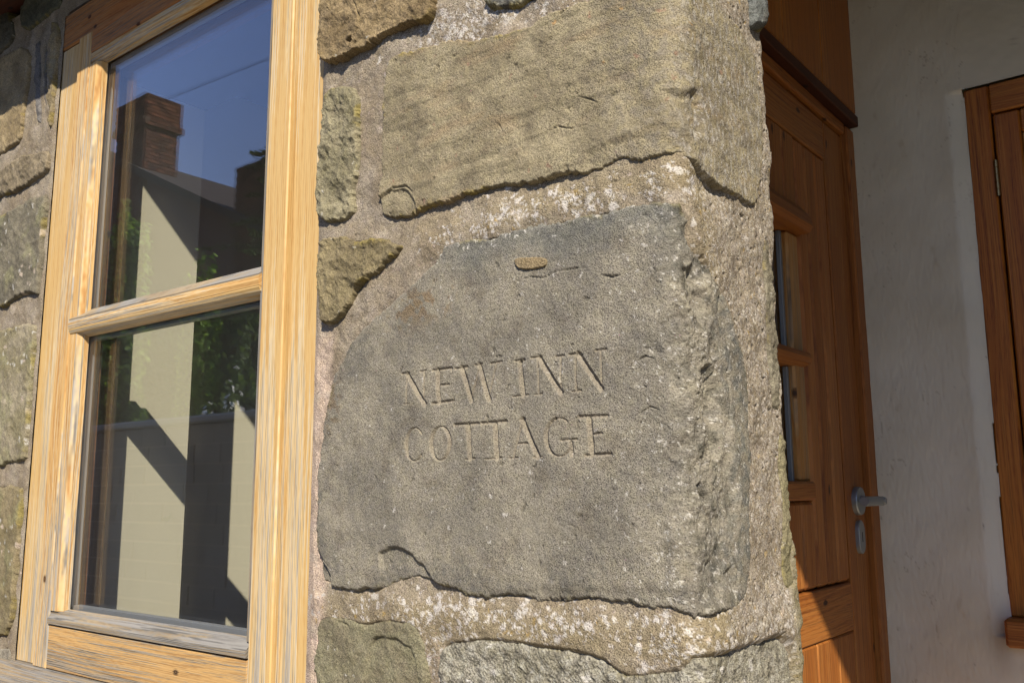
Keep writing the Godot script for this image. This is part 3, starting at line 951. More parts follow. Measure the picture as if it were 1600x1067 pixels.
	# breakages of the inscribed stone: hairline cracks, the flake at its foot, hollows along the broken arris
	crack(cuts, [-0.235, 1.462, -0.205, 1.4655, -0.185, 1.4610, -0.165, 1.4665, -0.135, 1.466, -0.118, 1.4640], 0.0012)
	crack(cuts, [-0.100, 1.452, -0.085, 1.447, -0.070, 1.449], 0.0020)
	crack(cuts, [-0.62, 1.135, -0.59, 1.105, -0.565, 1.088], 0.0010)
	cuts.append(["flake", [-0.475, 1.118, -0.452, 1.127, -0.425, 1.128, -0.405, 1.119, -0.385, 1.104, -0.36, 1.078, -0.36, 1.05, -0.48, 1.05, -0.47, 1.09], -0.006, 0.006])
	cuts.append(["flake", [-0.62, 1.125, -0.59, 1.108, -0.57, 1.085, -0.57, 1.05, -0.63, 1.05], -0.008, 0.005])
	cuts.append(["flake", [-0.05, 1.36, -0.03, 1.37, -0.02, 1.35, -0.04, 1.34], -0.003, 0.010])
	cuts.append(["flake", [-0.005, 1.45, 0.02, 1.46, 0.045, 1.42, 0.03, 1.38, 0.005, 1.40], -0.009, 0.012])
	cuts.append(["flake", [0.055, 1.44, 0.075, 1.43, 0.10, 1.39, 0.085, 1.36, 0.06, 1.38], -0.005, 0.012])
	cuts.append(["flake", [0.020, 1.335, 0.045, 1.345, 0.065, 1.31, 0.055, 1.24, 0.035, 1.22, 0.025, 1.27], -0.012, 0.010])
	cuts.append(["flake", [0.005, 1.205, 0.018, 1.208, 0.03, 1.19, 0.028, 1.175, 0.015, 1.185], -0.014, 0.005])
	cuts.append(["flake", [0.050, 1.11, 0.075, 1.12, 0.085, 1.09, 0.07, 1.075], -0.006, 0.010])
	cuts.append(["flake", [0.06, 1.26, 0.085, 1.30, 0.10, 1.20, 0.085, 1.14, 0.07, 1.19], 0.006, 0.012])
	cuts.append(["flake", [0.0, 1.12, 0.03, 1.13, 0.05, 1.10, 0.04, 1.07, 0.0, 1.08], -0.005, 0.012])
	cuts.append(["flake", [-0.28, 1.082, -0.18, 1.092, -0.05, 1.10, 0.02, 1.10, 0.02, 1.05, -0.28, 1.05], -0.003, 0.014])
	crack(cuts, [0.055, 1.345, 0.048, 1.32, 0.042, 1.29, 0.044, 1.265, 0.036, 1.245], 0.0030)
	crack(cuts, [0.085, 1.36, 0.078, 1.335, 0.080, 1.30, 0.074, 1.27], 0.0018)
	crack(cuts, [0.010, 1.205, 0.022, 1.192, 0.030, 1.178], 0.0030)
	crack(cuts, [-0.055, 1.285, -0.04, 1.292, -0.03, 1.288], 0.0014)
	crack(cuts, [-0.055, 1.345, -0.045, 1.350, -0.035, 1.346], 0.0018)
	crack(cuts, [-0.17, 1.158, -0.15, 1.160, -0.14, 1.157], 0.0010)
	crack(cuts, [0.07, 1.13, 0.082, 1.11, 0.078, 1.09], 0.0022)
	crack(cuts, [0.06, 1.455, 0.072, 1.43, 0.07, 1.40], 0.0020)
	var up := []
	crack(up, [-0.155, 1.804, -0.135, 1.812, -0.115, 1.813, -0.09, 1.823], 0.0035)
	crack(up, [-0.185, 1.648, -0.16, 1.653, -0.14, 1.645, -0.11, 1.643], 0.0013)
	crack(up, [-0.13, 1.685, -0.11, 1.675, -0.10, 1.668], 0.0016)
	crack(up, [0.0, 1.80, 0.015, 1.77, 0.03, 1.735], 0.0014)
	crack(up, [-0.475, 1.628, -0.455, 1.636, -0.43, 1.634, -0.415, 1.622], 0.0020)
	crack(up, [-0.40, 1.748, -0.37, 1.752], 0.0022)
	crack(up, [-0.255, 1.68, -0.25, 1.672], 0.0025)
	up.append(["flake", [-0.50, 1.63, -0.455, 1.636, -0.43, 1.630, -0.41, 1.612, -0.40, 1.58, -0.50, 1.58], -0.004, 0.005])
	up.append(["flake", [-0.12, 1.615, -0.02, 1.625, 0.02, 1.61, 0.02, 1.57, -0.14, 1.57], -0.003, 0.012])
	up.append(["flake", [-0.02, 1.66, 0.03, 1.67, 0.05, 1.62, 0.02, 1.60], -0.006, 0.012])
	var ochre := []
	crack(ochre, [-0.545, 1.962, -0.53, 1.93, -0.528, 1.91, -0.545, 1.893], 0.0022)
	crack(ochre, [-0.57, 1.925, -0.55, 1.935], 0.002)
	ochre.append(["flake", [-0.56, 1.90, -0.545, 1.905, -0.54, 1.893, -0.552, 1.887], -0.008, 0.004])
	var low := []
	crack(low, [-0.505, 0.935, -0.498, 0.965, -0.492, 0.99, -0.48, 1.003, -0.455, 1.008], 0.0014)
	crack(low, [-0.575, 1.022, -0.54, 1.016, -0.53, 1.010], 0.0016)
	low.append(["flake", [-0.49, 1.004, -0.45, 1.009, -0.41, 1.0, -0.395, 0.96, -0.39, 0.9, -0.51, 0.9, -0.50, 0.96], -0.004, 0.005])
	var fields := []
	var styles := {
		"ochre_top": {"kind": "plain", "a": lin(160, 134, 84), "b": lin(134, 110, 66), "high": 0.021, "rough": 0.0022, "ridge": 0.003, "edge": 0.003, "seed": 1.0, "yellow": 0.2},
		"rough_left": {"kind": "plain", "a": lin(156, 144, 104), "b": lin(134, 124, 86), "high": 0.014, "rough": 0.0022, "lump": 0.006, "ridge": 0.004, "edge": 0.007, "seed": 2.0},
		"olive_wedge": {"kind": "plain", "a": lin(150, 132, 84), "b": lin(130, 114, 72), "high": 0.017, "rough": 0.0018, "lump": 0.005, "ridge": 0.004, "edge": 0.005, "seed": 3.0},
		"upper_block": {"kind": "upper", "a": lin(166, 150, 108), "b": lin(146, 131, 94), "high": 0.0155, "rough": 0.0007, "lump": 0.0025, "edge": 0.004, "seed": 4.0, "bed": 0.8, "dip": -0.03, "broken": 0.004, "ridge": 0.0006},
		"name": {"kind": "name", "a": lin(150, 140, 117), "b": lin(132, 124, 106), "high": 0.0150, "rough": 0.0006, "lump": 0.0022, "fine": 0.00025, "edge": 0.007, "seed": 5.0, "broken": 0.012, "yellow": 0.35, "fine_step": 0.0007},
		"lower_left": {"kind": "plain", "a": lin(140, 132, 94), "b": lin(128, 117, 86), "high": 0.011, "rough": 0.0016, "edge": 0.010, "seed": 6.0, "yellow": 0.2},
		"lower_right": {"kind": "granular", "a": lin(160, 152, 128), "b": lin(140, 132, 106), "high": 0.009, "rough": 0.0026, "lump": 0.003, "fine": 0.0015, "edge": 0.016, "seed": 7.0, "yellow": 0.5},
		"small_top": {"kind": "granular", "a": lin(120, 122, 116), "b": lin(96, 96, 90), "high": 0.014, "rough": 0.004, "edge": 0.008, "seed": 8.0},
		"grey_knob": {"kind": "plain", "a": lin(116, 120, 116), "b": lin(96, 98, 94), "high": 0.020, "rough": 0.002, "edge": 0.012, "seed": 9.0},
		"edge_upper": {"kind": "plain", "a": lin(150, 140, 112), "b": lin(128, 118, 92), "high": 0.012, "rough": 0.003, "edge": 0.010, "seed": 10.0},
		"edge_lower": {"kind": "plain", "a": lin(150, 138, 96), "b": lin(132, 122, 80), "high": 0.013, "rough": 0.003, "edge": 0.010, "seed": 11.0},
		"patch": {"kind": "plain", "a": lin(160, 134, 84), "b": lin(150, 128, 84), "high": 0.0178, "ragged": 0.15, "rough": 0.0004, "lump": 0.0, "edge": 0.0015, "wobble": 0.001, "seed": 12.0, "step": 0.001, "yellow": 0.0},
	}
	var says := {"name": "grey corner stone carved with the words NEW INN COTTAGE", "patch": "small flat ochre chip set in the inscribed stone", "upper_block": "long buff stone wrapping the corner above the inscription"}
	for key in styles:
		var o: Dictionary = styles[key]
		var made: MeshInstance3D
		match key:
			"name": made = build_stone(wall, face[key], o, cuts, Rect2(-0.445, 1.225, 0.365, 0.15))
			"upper_block": made = build_stone(wall, face[key], o, up)
			"ochre_top": made = build_stone(wall, face[key], o, ochre)
			"lower_left": made = build_stone(wall, face[key], o, low)
			_: made = build_stone(wall, face[key], o)
		if says.has(key):
			made.set_meta("label", says[key])
		if key != "patch":
			fields.append(o.field)
	build_mortar(wall, Rect2(-0.6335, 0.86, 0.6335 + PIER + 0.06, 1.06), 0.0015, fields)
	# the wall left of the window
	var lf := []
	var left := {
		"dark_corner": {"kind": "plain", "a": lin(110, 104, 84), "b": lin(86, 84, 70), "high": 0.022, "seed": 21.0},
		"dark_upper": {"kind": "plain", "a": lin(112, 112, 86), "b": lin(92, 92, 72), "high": 0.020, "seed": 22.0},
		"long_shaded": {"kind": "plain", "a": lin(172, 148, 98), "b": lin(146, 124, 80), "high": 0.020, "seed": 23.0, "edge": 0.014},
		"slate": {"kind": "plain", "a": lin(128, 122, 116), "b": lin(104, 100, 98), "high": 0.012, "seed": 24.0, "edge": 0.004, "wobble": 0.003},
		"slate2": {"kind": "plain", "a": lin(132, 126, 118), "b": lin(110, 104, 100), "high": 0.010, "seed": 25.0, "edge": 0.004, "wobble": 0.003},
		"upright": {"kind": "plain", "a": lin(166, 146, 100), "b": lin(138, 120, 82), "high": 0.022, "seed": 26.0, "ridge": 0.007},
		"slanted": {"kind": "plain", "a": lin(150, 132, 98), "b": lin(128, 112, 82), "high": 0.024, "seed": 27.0, "ridge": 0.005},
		"grey_broad": {"kind": "lichen", "a": lin(136, 126, 100), "b": lin(116, 108, 86), "high": 0.024, "seed": 28.0, "edge": 0.014},
		"lichen_block": {"kind": "lichen", "a": lin(160, 146, 112), "b": lin(142, 130, 88), "high": 0.022, "seed": 29.0, "edge": 0.014},
		"olive_low": {"kind": "lichen", "a": lin(150, 132, 88), "b": lin(134, 118, 74), "high": 0.022, "seed": 30.0, "edge": 0.014},
		"foot": {"kind": "plain", "a": lin(150, 140, 118), "b": lin(134, 124, 104), "high": 0.014, "seed": 31.0},
	}
	for key in left:
		var o: Dictionary = left[key]
		o.step = 0.0030
		o.lump = 0.005
		o.rough = 0.002
		o.edge = 0.007
		o.high *= 0.65
		build_stone(wall, side[key], o)
		lf.append(o.field)
	build_mortar(wall, Rect2(-2.05, 0.80, 0.4935, 1.58), 0.0032, lf)
	# the rest of the wall, out of the photograph: coursed rubble
	for r in [Rect2(-4.0, 0.0, 1.90, 2.38), Rect2(-2.08, 0.0, 2.08, 0.78), Rect2(0.02, 0.0, 0.21, 0.84), Rect2(-0.62, 2.08, 0.58, 0.28), Rect2(-0.35, 1.905, 0.32, 0.17), Rect2(0.02, 1.97, 0.21, 0.38)]:
		var rest := []
		var y: float = r.position.y + 0.015
		while y < r.end.y - 0.08:
			var hh := minf(rng.randf_range(0.18, 0.32), r.end.y - y - 0.015)
			var x: float = r.position.x + 0.01
			while x < r.end.x - 0.06:
				var ww := minf(rng.randf_range(0.30, 0.58), r.end.x - x - 0.01)
				var j := func() -> float: return rng.randf_range(0.0, 0.03)
				var o := {"kind": "plain", "a": lin(rng.randf_range(135, 165), rng.randf_range(125, 145), rng.randf_range(85, 110)), "b": lin(130, 116, 84), "high": rng.randf_range(0.012, 0.026), "seed": rng.randf_range(40.0, 90.0), "step": 0.012, "edge": 0.02, "rough": 0.003, "lump": 0.007}
				build_stone(wall, [x + j.call(), y + j.call(), x + ww * 0.5, y + 0.01, x + ww - j.call(), y + j.call(), x + ww, y + hh * 0.5, x + ww - j.call(), y + hh - j.call(), x + ww * 0.5, y + hh, x + j.call(), y + hh - j.call(), x, y + hh * 0.5], o)
				rest.append(o.field)
				x += ww + 0.015
			y += hh + 0.015
	for r in [Rect2(-4.0, 0.0, 1.96, 2.40), Rect2(-2.05, 0.0, 2.05 + PIER, 0.81), Rect2(-0.645, 0.80, 0.645 + PIER, 0.07), Rect2(-0.645, 1.91, 0.645 + PIER, 0.47), Rect2(-1.56, 2.29, 0.93, 0.10)]:
		build_mortar(wall, r, 0.015, [], 0.6)

func crack(into: Array, a: Array, w: float):
	for i in range(0, a.size() - 2, 2):
		var ta := 0.4 if i == 0 else 1.0
		var tb := 0.4 if i == a.size() - 4 else 1.0
		into.append(["cut", a[i], a[i + 1], a[i + 2], a[i + 3], w * ta, w * tb, 2.2])

# ---------------------------------------------------------------- window
func make_window():
	var w := thing("casement_window", "weathered golden timber casement window with two double glazed panes", "window")
	# outer frame (into the wall)
	plank(w, "jamb", Vector3(-1.561, 0.86, -0.10), Vector3(-1.468, 2.206, 0.0), 1, M.gold, 0.003)
	plank(w, "jamb", Vector3(-0.704, 0.80, -0.10), Vector3(-0.630, 2.206, 0.0), 1, M.gold, 0.003)
	plank(w, "frame_head", Vector3(-1.60, 2.207, -0.10), Vector3(-0.60, 2.30, 0.002), 0, M.head, 0.003)
	# sash, standing 10 mm proud of the frame
	plank(w, "stile", Vector3(-1.467, 0.86, -0.06), Vector3(-1.412, 2.205, 0.010), 1, M.worn, 0.003)
	plank(w, "stile", Vector3(-0.7635, 0.80, -0.06), Vector3(-0.706, 2.205, 0.010), 1, M.gold, 0.002)
	plank(w, "top_rail", Vector3(-1.411, 2.150, -0.06), Vector3(-0.765, 2.205, 0.010), 0, M.head, 0.003)
	plank(w, "bottom_rail", Vector3(-1.411, 0.862, -0.06), Vector3(-0.765, 0.944, 0.009), 0, M.rail, 0.002)
	# glazing beads: mouldings that slope back to the glass
	bar(w, "bead", [Vector2(-0.012, -1.372), Vector2(0.001, -1.3735), Vector2(0.008, -1.384), Vector2(0.009, -1.4105), Vector2(-0.012, -1.4105)], 1, 0.972, 2.125, M.worn)
	bar(w, "bead", [Vector2(-0.012, -0.7785), Vector2(0.001, -0.778), Vector2(0.008, -0.770), Vector2(0.009, -0.7645), Vector2(-0.012, -0.7645)], 1, 0.972, 2.125, M.silver)
	bar(w, "bead", [Vector2(2.125, -0.012), Vector2(2.127, 0.001), Vector2(2.137, 0.008), Vector2(2.1495, 0.009), Vector2(2.1495, -0.012)], 0, -1.411, -0.765, M.worn)
	bar(w, "bead", [Vector2(0.975, -0.012), Vector2(0.971, 0.004), Vector2(0.957, 0.013), Vector2(0.9475, 0.0125), Vector2(0.946, -0.012)], 0, -1.411, -0.765, M.silver)
	# glazing bar: silvered top bevel, varnished face, tan underside
	var gb := bar(w, "glazing_bar", [Vector2(1.528, -0.012), Vector2(1.5375, 0.0145), Vector2(1.546, 0.016), Vector2(1.5545, 0.0145), Vector2(1.570, -0.012)], 0, -1.410, -0.7655, M.worn)
	bar(gb, "top_bevel", [Vector2(1.562, -0.012), Vector2(1.5547, 0.0140), Vector2(1.5575, 0.0145), Vector2(1.578, -0.012)], 0, -1.409, -0.7665, M.silver)
	bar(gb, "under_bead", [Vector2(1.533, -0.012), Vector2(1.5370, 0.0140), Vector2(1.5345, 0.0140), Vector2(1.528, 0.0105), Vector2(1.520, -0.012)], 0, -1.4095, -0.766, M.gold)
	# two sealed units
	for y in [[0.950, 1.545], [1.5455, 2.146]]:
		var g := plank(w, "pane", Vector3(-1.4105, y[0], -0.018), Vector3(-0.755, y[1], -0.014), 1, M.glass, 0.0002)
		g.set_meta("label", "outer glass sheet")
		var g2 := plank(w, "pane", Vector3(-0.328, -0.30, -0.002), Vector3(0.328, 0.30, 0.002), 1, M.glass, 0.0002)
		g2.position = Vector3(-1.0820, (y[0] + y[1]) * 0.5, -0.038)
		g2.rotation = Vector3(0.0012, 0.0022, 0.0)
		for s in [[-1.4105, -1.386], [-0.7765, -0.76]]:
			plank(w, "spacer", Vector3(s[0], y[0] + 0.002, -0.0345), Vector3(s[1], y[1] - 0.002, -0.0185), 1, M.spacer, 0.0005)
		for s in [y[0] + 0.026, y[1] - 0.026]:
			plank(w, "spacer", Vector3(-1.373, s - 0.006, -0.0345), Vector3(-0.777, s + 0.006, -0.0185), 0, M.spacer, 0.0005)
	# inner side of the sash and frame
	for s in [[-1.4115, -1.404], [-0.778, -0.755]]:
		plank(w, "inner_bead", Vector3(s[0], 0.955, -0.060), Vector3(s[1], 2.140, -0.0425), 1, M.brown, 0.002)
	plank(w, "inner_bead", Vector3(-1.372, 1.532, -0.060), Vector3(-0.778, 1.566, -0.0425), 0, M.brown, 0.002)
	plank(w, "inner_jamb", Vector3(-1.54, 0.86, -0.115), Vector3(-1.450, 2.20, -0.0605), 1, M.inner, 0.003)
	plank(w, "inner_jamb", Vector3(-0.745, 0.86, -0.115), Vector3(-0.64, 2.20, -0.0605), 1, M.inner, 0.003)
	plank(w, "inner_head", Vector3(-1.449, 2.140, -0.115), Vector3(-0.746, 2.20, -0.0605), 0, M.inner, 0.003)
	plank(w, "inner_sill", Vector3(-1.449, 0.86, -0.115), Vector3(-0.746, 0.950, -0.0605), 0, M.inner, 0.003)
	# outer sill, sloping to the weather
	bar(w, "sill", [Vector2(0.80, -0.10), Vector2(0.80, 0.085), Vector2(0.838, 0.09), Vector2(0.845, 0.085), Vector2(0.861, 0.0105), Vector2(0.861, -0.10)], 0, -1.66, -0.705, M.silver)

# ---------------------------------------------------------------- room seen through the glass
func make_room():
	var r := thing("cream_room", "cream painted window reveal and room walls seen through the casement glass", "room")
	plank(r, "reveal", Vector3(-1.60, 0.86, -0.34), Vector3(-1.507, 2.30, -0.116), 1, M.cream, 0.002)
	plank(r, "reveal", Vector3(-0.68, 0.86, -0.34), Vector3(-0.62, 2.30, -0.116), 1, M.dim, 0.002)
	plank(r, "inner_wall", Vector3(-1.75, 0.0, -0.345), Vector3(-1.6005, 2.36, -0.3385), 1, M.cream, 0.001)
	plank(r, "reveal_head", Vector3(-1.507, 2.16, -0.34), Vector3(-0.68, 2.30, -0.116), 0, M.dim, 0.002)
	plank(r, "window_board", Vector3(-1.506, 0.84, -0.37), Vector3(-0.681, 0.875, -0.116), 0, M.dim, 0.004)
	plank(r, "inner_wall", Vector3(-1.87, 0.0, -3.2), Vector3(-1.75, 2.36, -0.291), 1, M.cream, 0.002)
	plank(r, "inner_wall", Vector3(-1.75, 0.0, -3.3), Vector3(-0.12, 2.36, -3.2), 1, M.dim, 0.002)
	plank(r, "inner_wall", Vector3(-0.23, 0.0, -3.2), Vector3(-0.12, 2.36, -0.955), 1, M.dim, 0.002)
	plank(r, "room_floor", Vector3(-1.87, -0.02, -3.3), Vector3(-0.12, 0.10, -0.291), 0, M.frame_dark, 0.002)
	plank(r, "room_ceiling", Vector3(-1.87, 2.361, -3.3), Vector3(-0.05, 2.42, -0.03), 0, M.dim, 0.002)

# ---------------------------------------------------------------- door
func make_door():
	var d := thing("plank_door", "brown oak plank porch door with two small panes and steel lever", "door")
	var f := -0.100
	var b := -0.145
	# leaf: stiles, rails, boards
	var lock := plank(d, "stile", Vector3(b, 0.13, -0.905), Vector3(f, 1.912, -0.801), 1, M.door, 0.0025)
	plank(d, "stile", Vector3(b, 0.13, -0.345), Vector3(f, 1.912, -0.27), 1, M.door, 0.002)
	plank(d, "top_rail", Vector3(b, 1.832, -0.8005), Vector3(f, 1.912, -0.346), 2, M.door, 0.0025)
	plank(d, "middle_rail", Vector3(b, 0.951, -0.8005), Vector3(f - 0.001, 1.034, -0.346), 2, M.door, 0.0025)
	plank(d, "bottom_rail", Vector3(b, 0.13, -0.8005), Vector3(f - 0.001, 0.28, -0.346), 2, M.door, 0.002)
	# boards right of the lights, and below them
	for z in [[-0.7985, -0.745], [-0.7410, -0.693], [-0.6890, -0.6435]]:
		plank(d, "board", Vector3(b + 0.004, 1.0375, z[0]), Vector3(f - 0.002, 1.8315, z[1]), 1, M.door_light if z[1] > -0.66 or z[1] < -0.72 else M.door, 0.005)
	for z in [[-0.6400, -0.586], [-0.5840, -0.52], [-0.5180, -0.45], [-0.4480, -0.346]]:
		plank(d, "board", Vector3(b + 0.004, 1.0375, z[0]), Vector3(f - 0.002, 1.179, z[1]), 1, M.door_light, 0.005)
		plank(d, "board", Vector3(b + 0.004, 1.700, z[0]), Vector3(f - 0.002, 1.8315, z[1]), 1, M.door, 0.003)
	for z in [[-0.8005, -0.72], [-0.7185, -0.62], [-0.6185, -0.52], [-0.5185, -0.43], [-0.4285, -0.346]]:
		plank(d, "board", Vector3(b + 0.004, 0.2805, z[0]), Vector3(f - 0.002, 0.9495, z[1]), 1, M.door, 0.003)
	# the glazed opening
	plank(d, "glazing_stile", Vector3(b, 1.2135, -0.6405), Vector3(f - 0.004, 1.645, -0.592), 1, M.door_pale, 0.004)
	plank(d, "glazing_stile", Vector3(b, 1.2135, -0.385), Vector3(f - 0.004, 1.645, -0.346), 1, M.door_pale, 0.004)
	plank(d, "glazing_sill", Vector3(b, 1.1815, -0.6405), Vector3(f + 0.004, 1.2130, -0.346), 2, M.door, 0.004)
	var prof := [Vector2(b, 1.6455), Vector2(f + 0.018, 1.6455), Vector2(f + 0.026, 1.656), Vector2(f + 0.022, 1.675), Vector2(f + 0.002, 1.699), Vector2(b, 1.699)]
	bar(d, "drip_mould", prof, 2, -0.6405, -0.346, M.door)
	var gp := [Vector2(b, 1.407), Vector2(f - 0.006, 1.407), Vector2(f + 0.010, 1.413), Vector2(f + 0.013, 1.422), Vector2(f + 0.010, 1.431), Vector2(f - 0.006, 1.438), Vector2(b, 1.438)]
	bar(d, "glazing_bar", gp, 2, -0.632, -0.386, M.door)
	for y in [[1.2132, 1.4065], [1.4385, 1.6452]]:
		plank(d, "pane", Vector3(-0.128, y[0], -0.592), Vector3(-0.124, y[1], -0.385), 1, M.glass, 0.0002)
		plank(d, "glass_edge", Vector3(-0.122, y[0], -0.5915), Vector3(f - 0.014, y[1], -0.583), 1, M.spacer, 0.001)
	# frame and the panelled box over it
	plank(d, "door_jamb", Vector3(-0.20, 0.10, -0.96), Vector3(-0.088, 1.935, -0.909), 1, M.door, 0.003)
	plank(d, "door_jamb", Vector3(-0.20, 0.10, -0.266), Vector3(-0.115, 1.935, -0.205), 1, M.door, 0.003)
	plank(d, "door_head", Vector3(-0.20, 1.9155, -0.9085), Vector3(-0.092, 1.940, -0.2665), 2, M.door, 0.003)
	plank(d, "transom", Vector3(-0.20, 1.941, -0.955), Vector3(-0.076, 1.964, -0.205), 2, M.frame_black, 0.002)
	for z in [[-0.955, -0.76], [-0.7585, -0.565], [-0.5635, -0.38], [-0.3785, -0.205]]:
		plank(d, "over_board", Vector3(-0.20, 1.969, z[0]), Vector3(-0.080, 2.36, z[1]), 1, M.frame_dark, 0.003)
	plank(d, "threshold", Vector3(-0.22, 0.08, -0.96), Vector3(-0.06, 0.128, -0.205), 2, M.door, 0.004)
	# furniture
	var c := Vector3(f, 1.178, -0.853)
	var handle := tube(lock, "handle", c, c + Vector3(0.010, 0, 0), [Vector2(0, 0.0), Vector2(0, 0.0262), Vector2(0.8, 0.0262), Vector2(1.0, 0.0250), Vector2(1.0, 0.0)], M.steel, 40)
	handle.set_meta("label", "round steel rose with straight lever")
	tube(lock, "handle_neck", c + Vector3(0.010, 0, 0), c + Vector3(0.0545, 0, 0), [Vector2(0, 0.0098), Vector2(0.2, 0.0085), Vector2(0.86, 0.0085), Vector2(1.0, 0.006), Vector2(1.0, 0.0)], M.steel, 28)
	tube(lock, "lever", c + Vector3(0.046, 0, -0.008), c + Vector3(0.046, 0, 0.100), [Vector2(0, 0.0), Vector2(0, 0.006), Vector2(0.03, 0.0085), Vector2(0.985, 0.0085), Vector2(1.0, 0.0078), Vector2(1.0, 0.0)], M.steel, 28)
	var e := Vector3(f, 1.112, -0.853)
	var esc := escutcheon(lock, e)
	plank(esc, "keyhole", e + Vector3(0.0074, -0.009, -0.0017), e + Vector3(0.0081, 0.009, 0.0017), 1, M.black, 0.0002)

func escutcheon(parent: Node, c: Vector3) -> MeshInstance3D:
	# an upright oval plate
	var st := SurfaceTool.new()
	st.begin(Mesh.PRIMITIVE_TRIANGLES)
	var ring := func(k: int, x: float, s: float) -> Vector3:
		var t := TAU * ((k % 40) + 0.5) / 40.0
		return c + Vector3(x, (0.012 * signf(sin(t)) + 0.0185 * sin(t)) * s, 0.0165 * cos(t) * s)
	for k in 40:
		var a: Vector3 = ring.call(k, 0.0, 1.0)
		var b: Vector3 = ring.call(k + 1, 0.0, 1.0)
		var a1: Vector3 = ring.call(k, 0.0065, 1.0)
		var b1: Vector3 = ring.call(k + 1, 0.0065, 1.0)
		var a2: Vector3 = ring.call(k, 0.0078, 0.93)
		var b2: Vector3 = ring.call(k + 1, 0.0078, 0.93)
		var out := (a + b) * 0.5 - c
		tri(st, a, b, b1, out, 1, Vector2.ZERO)
		tri(st, a, b1, a1, out, 1, Vector2.ZERO)
		tri(st, a1, b1, b2, out + Vector3(0.02, 0, 0), 1, Vector2.ZERO)
		tri(st, a1, b2, a2, out + Vector3(0.02, 0, 0), 1, Vector2.ZERO)
		tri(st, a2, b2, c + Vector3(0.0078, 0, 0), Vector3.RIGHT, 1, Vector2.ZERO)
	return mesh_node(parent, "escutcheon", st.commit(), M.steel)

